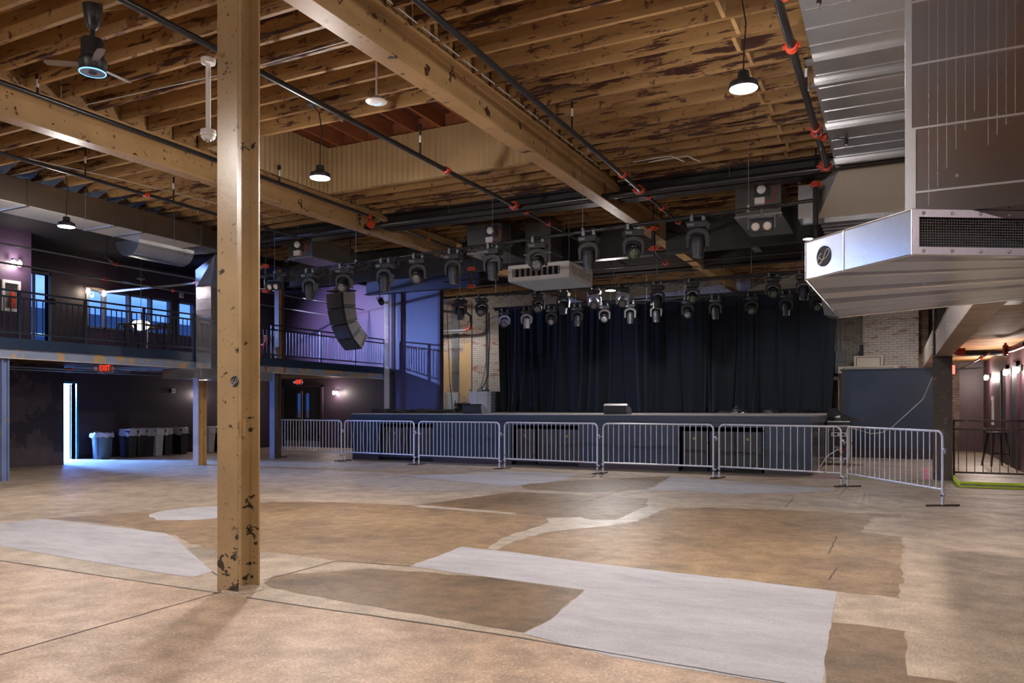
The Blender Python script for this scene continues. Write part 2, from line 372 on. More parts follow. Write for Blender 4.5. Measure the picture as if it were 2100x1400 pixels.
M['grille'] = paint('speaker_grille', (0.020, 0.020, 0.025), (0.013, 0.013, 0.017), 0.55, scale=160)
M['fix'] = paint('fixture_black', (0.014, 0.015, 0.021), (0.010, 0.011, 0.015), 0.5, scale=8)
M['fix_lit'] = paint('fixture_lit_silver', (0.32, 0.33, 0.40), (0.24, 0.25, 0.31), 0.35, scale=8)  # silvery light on a few heads, put into their body colour
M['dark'] = paint('flat_black', (0.006, 0.006, 0.008), (0.004, 0.004, 0.005), 0.7)
M['chrome'] = paint('chrome', (0.55, 0.55, 0.57), (0.45, 0.45, 0.47), 0.25, metal=0.9)
M['lens_g'] = paint('green_coated_lens', (0.08, 0.16, 0.09), (0.01, 0.02, 0.02), 0.12, scale=18, spec=0.9)
M['lens_c'] = paint('clear_lens', (0.20, 0.18, 0.18), (0.03, 0.05, 0.09), 0.10, scale=16, spec=0.9)
M['blinder'] = paint('frosted_lamp_face', (0.62, 0.55, 0.50), (0.50, 0.44, 0.40), 0.5)
M['graybin'] = paint('grey_blue_bin', (0.06, 0.085, 0.12), (0.05, 0.07, 0.10), 0.45)
M['lightbin'] = paint('light_grey_bin', (0.33, 0.32, 0.34), (0.27, 0.26, 0.28), 0.5)
M['blackbin'] = paint('black_bin', (0.012, 0.010, 0.013), (0.008, 0.007, 0.009), 0.5)
M['exit'] = emis('exit_red', (1.0, 0.035, 0.01), 1.3)
M['blueglow'] = emis('blue_led', (0.10, 0.35, 1.0), 2.6)
M['tape'] = paint('yellow_green_tape', (0.50, 0.66, 0.02), (0.40, 0.56, 0.02), 0.5)
M['tapepink'] = paint('pink_tape', (0.80, 0.05, 0.35), (0.7, 0.04, 0.3), 0.5)
M['glass'] = glass('window_glass')
def bagmat():
    m = bpy.data.materials.new('clear_bin_liner'); m.use_nodes = True; nt = m.node_tree; b = nt.nodes['Principled BSDF']
    b.inputs['Base Color'].default_value = (0.55, 0.52, 0.55, 1); b.inputs['Roughness'].default_value = 0.3
    b.inputs['Alpha'].default_value = 0.62
    return m
M['bag'] = bagmat()
M['beige'] = paint('beige_cabinet', (0.50, 0.44, 0.36), (0.44, 0.38, 0.31), 0.5)
M['conduit'] = paint('grey_conduit', (0.20, 0.21, 0.23), (0.15, 0.16, 0.18), 0.4, metal=0.4)
M['panelgrey'] = paint('grey_electrical_box', (0.42, 0.45, 0.48), (0.36, 0.39, 0.42), 0.5)
M['darkpanel'] = paint('charcoal_electrical_box', (0.10, 0.10, 0.12), (0.08, 0.08, 0.10), 0.45)
M['ampwhite'] = paint('white_cabinet', (0.55, 0.57, 0.68), (0.50, 0.52, 0.62), 0.45)
M['yellow'] = paint('yellow_plastic', (0.60, 0.40, 0.02), (0.5, 0.33, 0.02), 0.5)
M['cable'] = paint('black_cable', (0.012, 0.012, 0.014), (0.02, 0.02, 0.022), 0.45)
M['cablewhite'] = paint('pale_cable', (0.48, 0.46, 0.44), (0.40, 0.38, 0.36), 0.5)
M['frost'] = paint('grey_frame', (0.10, 0.11, 0.14), (0.08, 0.09, 0.11), 0.4)
# ================================================================ THE BUILDING
def zc(y): return 5.27+0.01*(y-5)              # underside of the joists: the roof rises slightly towards the stage
X0, X1, Y0, Y1 = -20.3, 9.2, -8.2, 28.0
# ---- floor: one mesh, patches are faces laid 1-3 mm proud
FL = [concrete('floor_beige', (0.44, 0.35, 0.27), (0.37, 0.285, 0.21), (0.26, 0.20, 0.148), (0.48, 0.40, 0.31), 0.45, 0.52),
      concrete('floor_aggregate', (0.33, 0.22, 0.125), (0.235, 0.15, 0.083), (0.125, 0.077, 0.045), (0.50, 0.40, 0.29), 0.7, 0.5),
      concrete('floor_pink_aggregate', (0.49, 0.345, 0.245), (0.39, 0.265, 0.18), (0.25, 0.16, 0.105), (0.66, 0.54, 0.42), 0.6, 0.5),
      concrete('floor_grey_patch', (0.40, 0.38, 0.395), (0.36, 0.34, 0.35), (0.31, 0.29, 0.30), None, 0.7, 0.60, 0.4, streak=(0.6, 1.6, 1)),
      concrete('floor_brown_patch', (0.26, 0.17, 0.095), (0.18, 0.112, 0.060), (0.085, 0.053, 0.032), None, 0.8, 0.45),
      concrete('floor_pale', (0.44, 0.38, 0.31), (0.38, 0.32, 0.26), (0.31, 0.255, 0.205), None, 0.6, 0.4),
      paint('floor_joint', (0.05, 0.038, 0.03), (0.09, 0.07, 0.055), 0.8)]
fb = MB()
fb.box(X0, X1, Y0, Y1, -0.15, 0.0, 0)
def jag(pts, amp, step=0.12):
    out = []; n = len(pts)
    for i in range(n):
        a, b = Vector(pts[i]), Vector(pts[(i+1) % n]); L = (b-a).length; k = max(1, min(40, int(L/step)))
        for j in range(k):
            p = a.lerp(b, j/k)
            if j: p += Vector((random.uniform(-amp, amp), random.uniform(-amp, amp)))
            out.append(p)
    return out
def patch(px, mi, z, amp=0.02, raw=False):
    pts = px if raw else [(lambda q: (q.x, q.y))(P(u, v, z=0)) for u, v in px]
    pts = jag(pts, amp); c = len(fb.v)
    fb.add([(p.x, p.y, z) for p in pts], [tuple(range(len(pts)))], mi)
JY = 4.28                                       # main cold joint, runs along X under the big column
patch([(-20.2, -8.1), (9.1, -8.1), (9.1, 1.0), (2.4, 2.5), (0.1, 3.3), (-0.3, JY-0.15), (-0.9, JY-0.14), (-2.1, JY-0.04), (-4.4, JY-0.03), (-20.2, JY+0.02)], 2, 0.001, 0.012, True)
patch([(480, 1040), (560, 1028), (700, 1030), (842, 1036), (1050, 1052), (1330, 1043), (1460, 1040), (1850, 1055), (1848, 1061), (1790, 1060), (1767, 1091),
       (1850, 1100), (1850, 1150), (1846, 1227), (1720, 1213), (1560, 1193), (1400, 1175), (1180, 1149), (945, 1121), (842, 1161),
       (700, 1150), (540, 1130), (420, 1125), (350, 1095), (200, 1072), (90, 1063), (260, 1052)], 1, 0.001, 0.03)
patch([(842, 1037), (1060, 1008), (1330, 1022), (1325, 1045), (1180, 1062), (1050, 1053)], 4, 0.0015, 0.03)
patch([(540, 1196), (560, 1180), (760, 1165), (1000, 1183), (1198, 1210), (1130, 1270), (1073, 1297), (900, 1267), (700, 1232), (560, 1206)], 4, 0.0015, 0.02)
patch([(1690, 1275), (1760, 1280), (1857, 1294), (1861, 1385), (1960, 1397), (1990, 1440), (1690, 1450), (1692, 1368), (1685, 1362)], 4, 0.0015, 0.012)
patch([(-420, 1110), (-200, 1078), (0, 1073), (90, 1063), (178, 1074), (340, 1093), (360, 1105), (435, 1171), (395, 1184), (300, 1170), (180, 1150), (0, 1119), (-420, 1112)], 3, 0.002, 0.006)
patch([(305, 1055), (340, 1046), (400, 1040), (458, 1037), (520, 1040), (500, 1056), (458, 1061), (390, 1067), (320, 1067)], 3, 0.002, 0.03)
patch([(842, 1161), (900, 1140), (945, 1121), (1050, 1132), (1180, 1150), (1400, 1176), (1560, 1194), (1717, 1213), (1705, 1275), (1690, 1360), (1692, 1368),
       (1682, 1420), (1600, 1402), (1450, 1379), (1250, 1345), (1073, 1300), (1130, 1270), (1200, 1210), (1000, 1183)], 3, 0.002, 0.006)
patch([(1000, 1125), (1030, 1103), (1085, 1085), (1125, 1072), (1120, 1062), (1190, 1060), (1215, 1066), (1262, 1066), (1290, 1054),
       (1330, 1036), (1368, 1040), (1330, 1060), (1300, 1070), (1250, 1078), (1180, 1084), (1120, 1092), (1060, 1108), (1018, 1128)], 5, 0.0025, 0.02)
patch([(842, 1036), (870, 1036), (1060, 1052), (1055, 1055), (860, 1040)], 5, 0.0025, 0.02)
patch([(700, 985), (800, 975), (1000, 978), (1060, 990), (1040, 1006), (900, 1009), (800, 1004)], 5, 0.001, 0.05)
patch([(840, 976), (1040, 966), (1180, 972), (1160, 984), (1050, 997)], 3, 0.0016, 0.06)
patch([(1330, 1003), (1380, 976), (1480, 985), (1720, 1002), (1640, 1010), (1500, 1012)], 3, 0.0016, 0.05)
patch([(1060, 990), (1380, 976), (1330, 1003), (1200, 1010), (1080, 1003)], 4, 0.0014, 0.04)
patch([(-1.5, 16.4), (0.94, 15.2), (0.96, 23.9), (-1.4, 23.9)], 5, 0.0014, 0.03, True)
def joint(a, b, w=0.008, z=0.003):
    a, b = Vector(a), Vector(b); d = (b-a).normalized(); n = Vector((-d.y, d.x))*w
    k = 14; L = [a.lerp(b, i/k)+n*random.uniform(-0.8, 0.8) for i in range(k+1)]
    vs = [(p.x+n.x, p.y+n.y, z) for p in L]+[(p.x-n.x, p.y-n.y, z) for p in L]
    fb.add(vs, [(i, i+1, k+2+i, k+1+i) for i in range(k)], 6)
joint((-20, JY+0.02), (-4.6, JY-0.02)); joint((-4.3, JY-0.03), (-2.1, JY-0.03), 0.009); joint((-2.1, JY-0.03), (-0.3, JY-0.15), 0.007)
for (a, b) in (((0, 1343), (455, 1213)), ((540, 1190), (690, 1150)), ((690, 1150), (842, 1161)), ((435, 1172), (458, 1188)), ((1700, 1135), (1716, 1100)),
               ((1716, 1165), (1700, 1190)), ((1610, 1040), (1628, 1020)), ((0, 1066), (420, 1022)), ((480, 1028), (1040, 1009)), ((1190, 1032), (1300, 998))):
    pa, pb = P(*a, z=0), P(*b, z=0); joint((pa.x, pa.y), (pb.x, pb.y), 0.006)
floor = struct(fb.build('floor', FL, fix=False))
# raised slab of the side passage with its taped edge
sl = struct(MB().box(1.0, 9.1, 15.9, 26.95, 0.004, 0.09).build('floor_passage', FL[5]))
MB().box(1.0, 9.1, 15.86, 15.90, 0.055, 0.095).box(0.98, 9.1, 15.80, 15.90, 0.003, 0.018).build('edge_tape', M['tape'], sl)
MB().box(0.96, 1.0, 15.9, 18.6, 0.02, 0.094).build('edge_tape', M['tape'], sl)

# ---- ceiling bays with joists
BX = [(-15.1, -9.62), (-9.40, -4.64), (-4.40, 0.66)]
JYS = [2.0+0.423*i for i in range(55)]
def deck(name, x0, x1, y0, y1, mat, up=0.28):
    lo = [(x0, y0, zc(y0)+up), (x1, y0, zc(y0)+up), (x1, y1, zc(y1)+up), (x0, y1, zc(y1)+up)]
    b = MB().hexa(lo, [(a, c, z+0.12) for a, c, z in lo])
    return struct(b.build(name, mat))
HX0, HX1, HY0, HY1 = -9.40, -4.64, 8.36, 11.32            # roof-light shaft
bays = [deck('ceiling', -15.3, -9.51, Y0, Y1, M['deck']), deck('ceiling', -9.51, -4.52, Y0, HY0, M['deck']), deck('ceiling', -4.52, X1, Y0, Y1, M['deck'])]
far = deck('ceiling', -9.51, -4.52, HY1, Y1, M['deck'])
struct(MB().box(-9.51, HX0, HY0, HY1, 5.58, 5.70).box(HX1, -4.52, HY0, HY1, 5.58, 5.70).build('ceiling', M['deck']))
deck('ceiling', X0, -15.3, Y0, 21.75, M['darkdeck'], 0.22)
for bi, (a, b) in enumerate(BX):
    for i, y in enumerate(JYS):
        if bi == 1 and HY0-0.05 < y < HY1+0.05: continue
        par = bays[bi] if not (bi == 1 and y > HY1) else far
        z = zc(y); m = M['joist2'] if (i*7+bi*3) % 5 in (0, 3) else M['joist']
        e0, e1 = (random.uniform(-0.02, 0.02), random.uniform(-0.02, 0.02))
        MB().box(a+e0, b+e1, y-0.024, y+0.024, z, z+0.281).build('joist', m, par)
        if i < len(JYS)-1 and not (bi == 1 and (HY0-0.6 < y < HY1)):
            xm = (a+b)/2+(-0.035 if i % 2 else 0.035)+(0.35 if bi == 2 else 0)
            if bi == 2: MB().box(xm-0.02, xm+0.02, y+0.026, y+0.423-0.026, z+0.01, z+0.27).build('blocking', M['block'], par)
            else:
                MB().add([(xm-0.02, y+0.025, z+0.005), (xm+0.02, y+0.025, z+0.005), (xm+0.02, y+0.398, z+0.215), (xm-0.02, y+0.398, z+0.215),
                          (xm-0.02, y+0.025, z+0.05), (xm+0.02, y+0.025, z+0.05), (xm+0.02, y+0.398, z+0.262), (xm-0.02, y+0.398, z+0.262)],
                         [(0, 3, 2, 1), (4, 5, 6, 7), (0, 1, 5, 4), (1, 2, 6, 5), (2, 3, 7, 6), (3, 0, 4, 7)]).build('bridging', M['block'], par)
# trimmer joists round the shaft
for y in (HY0, HY1):
    MB().box(HX0, HX1, y-0.03, y+0.03, zc(y)-0.01, zc(y)+0.29).build('joist', M['joist'], bays[1] if y == HY0 else far)
# ---- roof-light shaft: ribbed sheet-metal sides, raw red boards above
RIB = paint('ribbed_wall_paint', (0.44, 0.31, 0.16), (0.33, 0.22, 0.11), 0.5, scale=1.0, chips=(0.07, 0.035, 0.02), chip=(0.70, 0.72), chip_scale=5)
def ribbed(name, axis, a, b, k, z0, z1, sgn):
    n = int((b-a)/0.055); out = []; base = []
    for i in range(n+1):
        t = a+(b-a)*i/n
        out.append((t, k+sgn*(0.014 if i % 2 else 0.0)))
    poly = out+[(b, k-sgn*0.03), (a, k-sgn*0.03)]
    if axis == 'y': poly = [(q, p) for p, q in poly]
    return struct(MB().prism(poly, 'z', z0, z1).build(name, RIB))
ribbed('wall_shaft', 'x', HX0, HX1, HY1-0.07, zc(HY1), 6.16, -1)
ribbed('wall_shaft', 'x', HX0, HX1, HY0+0.07, zc(HY0)+0.29, 6.16, 1)
ribbed('wall_shaft', 'y', HY0+0.08, HY1-0.08, HX0+0.05, zc(10), 6.16, 1)
ribbed('wall_shaft', 'y', HY0+0.08, HY1-0.08, HX1-0.05, zc(10)+0.1, 6.16, -1)
sr = struct(MB().box(HX0-0.2, HX1+0.2, HY0-0.2, HY1+0.2, 6.42, 6.52).build('ceiling_shaft', M['redwood']))
for i in range(9):
    x = HX0+0.3+i*0.54
    MB().box(x-0.025, x+0.025, HY0-0.1, HY1+0.1, 6.16, 6.42).build('rafter', M['rafter'], sr)
MB().box(HX0-0.1, HX1+0.1, HY0-0.2, HY0-0.03, 6.16, 6.42).box(HX0-0.1, HX1+0.1, HY1+0.03, HY1+0.2, 6.16, 6.42).box(HX0-0.2, HX0-0.02, HY0-.2, HY1+.2, 6.16, 6.42)\
    .box(HX1+0.02, HX1+0.2, HY0-.2, HY1+.2, 6.16, 6.42).build('header', M['rafter'], sr)
MB().box(-8.0, -7.75, 9.6, 10.3, 6.30, 6.36).build('patch_board', M['block'], sr)

# ---- walls
M['plum2'] = paint('passage_plum', (0.085, 0.043, 0.056), (0.068, 0.034, 0.045), 0.42)
def wall(name, x0, x1, y0, y1, z0, z1, mat): return struct(MB().box(x0, x1, y0, y1, z0, z1).build(name, mat))
YB, YH = 25.2, 24.0
wall('wall_back', -15.6, XY(966, YB), YB, YB+0.2, 0, 6.2, M['bricktan'])
wall('wall_back', XY(966, YB), -0.9, YB, YB+0.2, 0, 6.2, M['brickwhite'])
wall('wall_back', -0.9, 0.55, YB-0.25, YB+0.2, 0, 6.2, M['brickwhite'])
wall('wall_back', -2.2, -0.91, YB-0.01, YB, 0, 6.2, M['brickdim'])
wall('wall_back', 0.55, 0.80, YB, Y1-0.9, 0, 6.2, M['brickdark'])
wall('wall_passage_end', 0.80, XY(1967, 27), 26.9, 27.1, 0, 5.9, M['brickdark'])
wall('wall_passage_end', XY(1967, 27), X1, 26.9, 27.1, 0, 5.9, M['plum2'])
wall('wall_passage_side', 2.30, 2.45, 15.9, 26.9, 0.09, 2.775, M['plum2'])
wall('wall_wing', -15.62, -15.45, 21.76, YB, 0, 6.0, M['darkpurple'])
wall('wall_end', -20.1, -15.25, 21.6, 21.75, 2.45, 5.9, M['purple'])
XD0, XD1 = -20.02, -18.22                                # double doors in the end wall
wall('wall_end', -20.1, XD0, 21.6, 21.75, 0, 2.45, M['darkpurple'])
wall('wall_end', XD1, -15.25, 21.6, 21.75, 0, 2.45, M['darkpurple'])
wall('wall_end', XD0, XD1, 21.6, 21.75, 2.16, 2.45, M['darkpurple'])
wall('wall_left', -18.6, -18.4, Y0, 12.2, 0, 2.5, M['stain'])
wall('wall_left', -20.25, -18.6, 12.0, 12.2, 0, 2.5, M['darkpurple'])
DY0, DY1 = 12.75, 13.66                                  # door opening to the bright lobby
wall('wall_left', -20.25, -20.1, 12.2, DY0, 0, 2.5, M['darkpurple'])
wall('wall_left', -20.25, -20.1, DY1, 21.75, 0, 2.5, M['darkpurple'])
wall('wall_left', -20.25, -20.1, DY0, DY1, 2.06, 2.5, M['darkpurple'])
wall('wall_upper_left', -18.6, -18.4, Y0, 11.4, 2.72, 5.6, M['purple'])
wall('wall_upper_left', -20.25, -18.6, 11.25, 11.4, 2.72, 5.6, M['darkpurple'])
UY0, UY1 = 12.25, 12.9
WA = (YX(178, -20.1), YX(349, -20.1)); WB = (YX(363, -20.1), YX(398, -20.1)); WZ = (3.62, 4.72)
wall('wall_upper_left', -20.25, -20.1, 11.4, UY0, 2.72, 5.6, M['darkpurple'])
wall('wall_upper_left', -20.25, -20.1, UY0, UY1, 4.9, 5.6, M['darkpurple'])
wall('wall_upper_left', -20.25, -20.1, UY1, WA[0], 2.72, 5.6, M['darkpurple'])
wall('wall_upper_left', -20.25, -20.1, WA[0], 21.6, 2.72, WZ[0], M['purple'])
wall('wall_upper_left', -20.25, -20.1, WA[0], 21.6, WZ[1], 5.6, M['darkpurple'])
wall('wall_upper_left', -20.25, -20.1, WA[1], WB[0], WZ[0], WZ[1], M['darkpurple'])
wall('wall_upper_left', -20.25, -20.1, WB[1], 21.6, WZ[0], WZ[1], M['darkpurple'])
REAR = paint('grey_plaster', (0.30, 0.31, 0.34), (0.25, 0.26, 0.29), 0.7)
wall('wall_right', X1, X1+0.2, Y0, Y1, 0, 5.8, REAR)
wall('wall_rear', X0, X1, Y0-0.2, Y0, 0, 5.8, REAR)
# windows over the balcony
wn = struct(thing('window_1', None, None, (-20.15, (WA[0]+WA[1])/2, WZ[0])))
ms = [WA[0]]+[YX(u, -20.1) for u in (214, 265, 309)]+[WA[1]]
for i, y in enumerate(ms):
    MB().box(-20.22, -20.06, y-0.035, y+0.035, WZ[0], WZ[1]).build('mullion', M['frost'], wn)
MB().box(-20.22, -20.06, WA[0], WA[1], WZ[0], WZ[0]+0.05).box(-20.22, -20.06, WA[0], WA[1], WZ[1]-0.05, WZ[1]).build('window_frame', M['frost'], wn)
MB().box(-20.16, -20.15, WA[0], WA[1], WZ[0]+0.05, WZ[1]-0.05).build('pane', M['glass'], wn)
wn = struct(thing('window_2', None, None, (-20.15, (WB[0]+WB[1])/2, WZ[0])))
MB().box(-20.22, -20.06, WB[0], WB[1], WZ[0], WZ[0]+0.05).box(-20.22, -20.06, WB[0], WB[1], WZ[1]-0.05, WZ[1])\
    .box(-20.22, -20.06, WB[0], WB[0]+0.06, WZ[0], WZ[1]).box(-20.22, -20.06, WB[1]-0.06, WB[1], WZ[0], WZ[1]).build('window_frame', M['frost'], wn)
MB().box(-20.16, -20.15, WB[0]+.06, WB[1]-.06, WZ[0]+0.05, WZ[1]-0.05).build('pane', M['glass'], wn)
# upper doorway
dr = struct(thing('door_3', None, None, (-20.15, (UY0+UY1)/2, 2.72)))
MB().box(-20.24, -20.05, UY0-0.05, UY0, 2.72, 4.95).box(-20.24, -20.05, UY1, UY1+0.05, 2.72, 4.95).box(-20.24, -20.05, UY0-0.05, UY1+0.05, 4.9, 4.97).build('door_frame', M['frost'], dr)
MB().box(-20.2, -20.15, UY0+0.28, UY0+0.34, 2.72, 4.9).build('stile', M['frost'], dr)
MB().box(-20.18, -20.17, UY0, UY1, 2.76, 4.9).build('pane', M['glass'], dr)
# lobby behind the lower left door
LB = paint('lobby_wall', (0.55, 0.58, 0.65), (0.5, 0.53, 0.6), 0.6)
for bx in ((-23.4, -23.3, 11.6, 14.8, 0, 2.5), (-23.3, -20.25, 11.5, 11.6, 0, 2.5), (-23.3, -20.25, 14.8, 14.9, 0, 2.5)): wall('wall_lobby', *bx, LB)
wall('ceiling_lobby', -23.4, -20.25, 11.5, 14.9, 2.5, 2.6, LB)
wall('floor_lobby', -23.4, -20.3, 11.5, 14.9, -0.1, 0.0, LB)
dr = struct(thing('door_1', None, None, (-20.17, (DY0+DY1)/2, 0)))
TEAL = paint('teal_frame', (0.012, 0.08, 0.12), (0.01, 0.065, 0.10), 0.4)
MB().box(-20.28, -20.05, DY0-0.06, DY0, 0, 2.1).box(-20.28, -20.05, DY1, DY1+0.06, 0, 2.1).box(-20.28, -20.05, DY0-0.06, DY1+0.06, 2.06, 2.12).build('door_frame', TEAL, dr)
MB().box(-21.15, -20.28, DY1-0.05, DY1-0.005, 0.01, 2.05).build('door_leaf', LB, dr)
MB().tube([(-21.05, DY1-0.06, 1.0), (-21.05, DY1-0.12, 1.0), (-20.93, DY1-0.12, 1.0)], 0.012).build('handle', M['chrome'], dr)
# double doors in the end wall, each with a slim window
dr = struct(thing('door_2', None, None, ((XD0+XD1)/2, 21.6, 0)))
MB().box(XD0-0.05, XD0+0.02, 21.52, 21.7, 0, 2.2).box(XD1-0.02, XD1+0.05, 21.52, 21.7, 0, 2.2).box(XD0-.05, XD1+.05, 21.52, 21.7, 2.14, 2.2).build('door_frame', M['darkpurple'], dr)
xm = (XD0+XD1)/2
for s in (-1, 1):
    a, b = (XD0+0.02, xm-0.005) if s < 0 else (xm+0.005, XD1-0.02)
    w0, w1 = (xm-0.26, xm-0.10) if s < 0 else (xm+0.14, xm+0.30)
    lf = MB().box(a, w0, 21.58, 21.63, 0.01, 2.14).box(w1, b, 21.58, 21.63, 0.01, 2.14).box(w0, w1, 21.58, 21.63, 0.01, 1.05).box(w0, w1, 21.58, 21.63, 1.92, 2.14).build('door_leaf', M['dark'], dr)
    MB().box(w0, w1, 21.60, 21.61, 1.05, 1.92).build('pane', M['glass'], lf)
    MB().box(a+0.10, b-0.08, 21.50, 21.53, 0.95, 1.0).build('push_bar', M['chrome'], lf)
    MB().tube([(xm+s*0.035, 21.53, 0.10), (xm+s*0.035, 21.53, 2.0)], 0.014).build('latch_rod', M['frost'], lf)
    MB().box(a+0.05, b-0.05, 21.57, 21.58, 0.02, 0.22).build('kick_plate', M['frost'], lf)
# outside: low brick wall beyond the slim windows, long building and hill across the water
o = MB().box(-24.5, -17.0, 25.0, 25.3, -0.2, 1.28).build('garden_wall', paint('orange_brick_far', (0.45, 0.14, 0.06), (0.35, 0.10, 0.05), 0.8))
tag(o, 'low orange brick wall seen outside through the slim glass of the double doors', 'wall')
gr_ = struct(MB().box(-60, -15.7, 21.8, 60, -0.3, -0.02).box(-60, -23.5, -10, 21.8, -0.3, -0.02).build('ground_outside', paint('ground_dusk', (0.06, 0.07, 0.10))))
o = MB().box(-42, -40, 8, 60, -0.2, 6.6).build('far_building', emis('dusk_building', (0.010, 0.028, 0.09), 1.0)); tag(o, 'long dark blue building across the street beyond the balcony windows', 'building')  # dusk light on the building is put in as faint blue emission
for (z0, z1) in ((5.15, 5.27), (4.35, 4.42)):
    MB().box(-40.02, -39.95, 8, 60, z0, z1).build('light_strip', emis('strip_glow', (0.35, 0.62, 1.0), 1.6), o)
# half wall right of the stage
hw = struct(MB().box(-1.42, 0.98, YH, YH+0.12, 0, 2.46).box(-1.46, 0.98, YH-0.03, YH+0.15, 2.46, 2.50).build('wall_low', M['navy']))
struct(MB().box(-1.42, 0.98, YH-0.02, YH, 0, 0.28).build('baseboard_low_wall', M['darkpurple']))
struct(MB().box(-20.1, -20.08, DY1+0.06, 21.6, 0, 0.12).build('baseboard_left', M['dark']))
# tall panel standing left of the stage
struct(MB().box(-15.25, -13.42, 21.6, 21.75, 0, 5.72).build('wall_stage_left', paint('plum_blue_panel', (0.050, 0.045, 0.100), (0.060, 0.040, 0.085), 0.4, scale=0.4)))
struct(MB().box(-13.42, -13.33, 21.57, 21.78, 0, 5.72).build('trim_1', M['darkpurple'])); struct(MB().box(-15.25, -15.12, 21.57, 21.6, 0, 5.72).build('trim_2', M['dark']))
# balcony slabs
UND = planks('balcony_underside', 'Y', 0.12, (0.16, 0.085, 0.04), (0.09, 0.05, 0.028), (0.008, 0.005, 0.004))
bl = struct(MB().box(-20.1, -15.27, Y0, 21.6, 2.56, 2.72).build('floor_balcony_left', UND))
for i in range(40):
    y = 2.0+i*0.5
    if y < 21.5: MB().box(-20.05, -15.4, y-0.03, y+0.03, 2.43, 2.56).build('joist', paint('under_joist', (0.20, 0.11, 0.05), (0.12, 0.06, 0.03), 0.6) if i == 0 else bpy.data.materials['under_joist'], bl)
struct(MB().box(-15.27, -15.20, Y0, 21.4, 2.535, 2.74).build('trim_balcony_left', M['navy']))
UR = planks('balcony_boards_right', 'Y', 0.085, (0.58, 0.30, 0.10), (0.26, 0.11, 0.035), (0.02, 0.009, 0.004), chips=(0.08, 0.035, 0.015), chip=(0.62, 0.68))
struct(MB().box(0.95, X1, 8.2, 26.9, 2.78, 2.95).build('floor_balcony_right', UR))
# ================================================================ STEEL FRAME
def hbeam_profile(w, h, tf=0.018, tw=0.012):
    a, b = w/2, tw/2
    return [(-a, 0), (a, 0), (a, tf), (b, tf), (b, h-tf), (a, h-tf), (a, h), (-a, h), (-a, h-tf), (-b, h-tf), (-b, tf), (-a, tf)]
def beam_y(name, x, y0, y1, z, h, w, mat, label, cat='beam', slope=0.01):
    pr = hbeam_profile(w, h, 0.022, 0.016)
    lo = [(x+p, y0, z+q+slope*(y0-5)) for p, q in pr]; hi = [(x+p, y1, z+q+slope*(y1-5)) for p, q in pr]
    o = MB().hexa(lo, hi).build(name, mat); return tag(o, label, cat)
def beam_x(name, y, x0, x1, z, h, w, mat, label, cat='beam'):
    pr = hbeam_profile(w, h, 0.022, 0.016)
    return tag(MB().hexa([(x0, y+p, z+q) for p, q in pr], [(x1, y+p, z+q) for p, q in pr]).build(name, mat), label, cat)
B1, B2 = -9.51, -4.52
def ybeam(x, label):
    t = thing('steel_beam', label, 'beam', (x, -2, 4.83))
    pr = hbeam_profile(0.22, 0.42, 0.022, 0.016); y0, y1 = -2, 24.9
    MB().hexa([(x+p, y0, 4.83+q+.01*(y0-5)) for p, q in pr], [(x+p, y1, 4.83+q+.01*(y1-5)) for p, q in pr]).build('girder', M['tan'], t)
    y1 = 24.8
    MB().hexa([(x-0.06, y0, 5.25+.01*(y0-5)), (x+0.06, y0, 5.25+.01*(y0-5)), (x+0.06, y1, 5.25+.01*(y1-5)), (x-0.06, y1, 5.25+.01*(y1-5))],
              [(x-0.06, y0, 5.55+.01*(y0-5)), (x+0.06, y0, 5.55+.01*(y0-5)), (x+0.06, y1, 5.55+.01*(y1-5)), (x-0.06, y1, 5.55+.01*(y1-5))]).build('nailer', M['joist'], t)
    MB().box(x+0.008, x+0.014, 12.62, 12.70, 4.93, 5.28).build('paint_mark', M['redcoup'], t)
    return t
ybeam(B1, 'long tan steel beam passing behind the foreground column')
ybeam(B2, 'long tan steel beam with flaking paint crossing overhead right of the column')
for (y, z, h, w, la) in ((13.15, 5.05, 0.29, 0.30, 'dark cross girder just behind the long black water main'), (16.2, 4.66, 0.71, 0.22, 'deep dark cross girder behind the white air diffuser'),
                         (19.6, 4.90, 0.50, 0.22, 'dark cross girder above the rear rows of stage lights')):
    for (xa, xb, nm) in ((-14.8, B1-0.12, 'left of the left tan beam'), (B1+0.12, B2-0.12, 'between the two long tan beams'), (B2+0.12, 8.5, 'right of the flaking tan beam')):
        beam_x('steel_girder', y, xa, xb, z, h, w, M['girder'], la+', '+nm)
beam_y('steel_beam', -3.0, 16.35, 19.45, 5.02, 0.42, 0.18, M['conduit'], 'short grey steel beam between the two rear cross girders')
beam_y('steel_beam', -15.0, -2, 21.3, 5.10, 0.16, 0.16, M['girder'], 'dark roof beam along the left balcony edge')
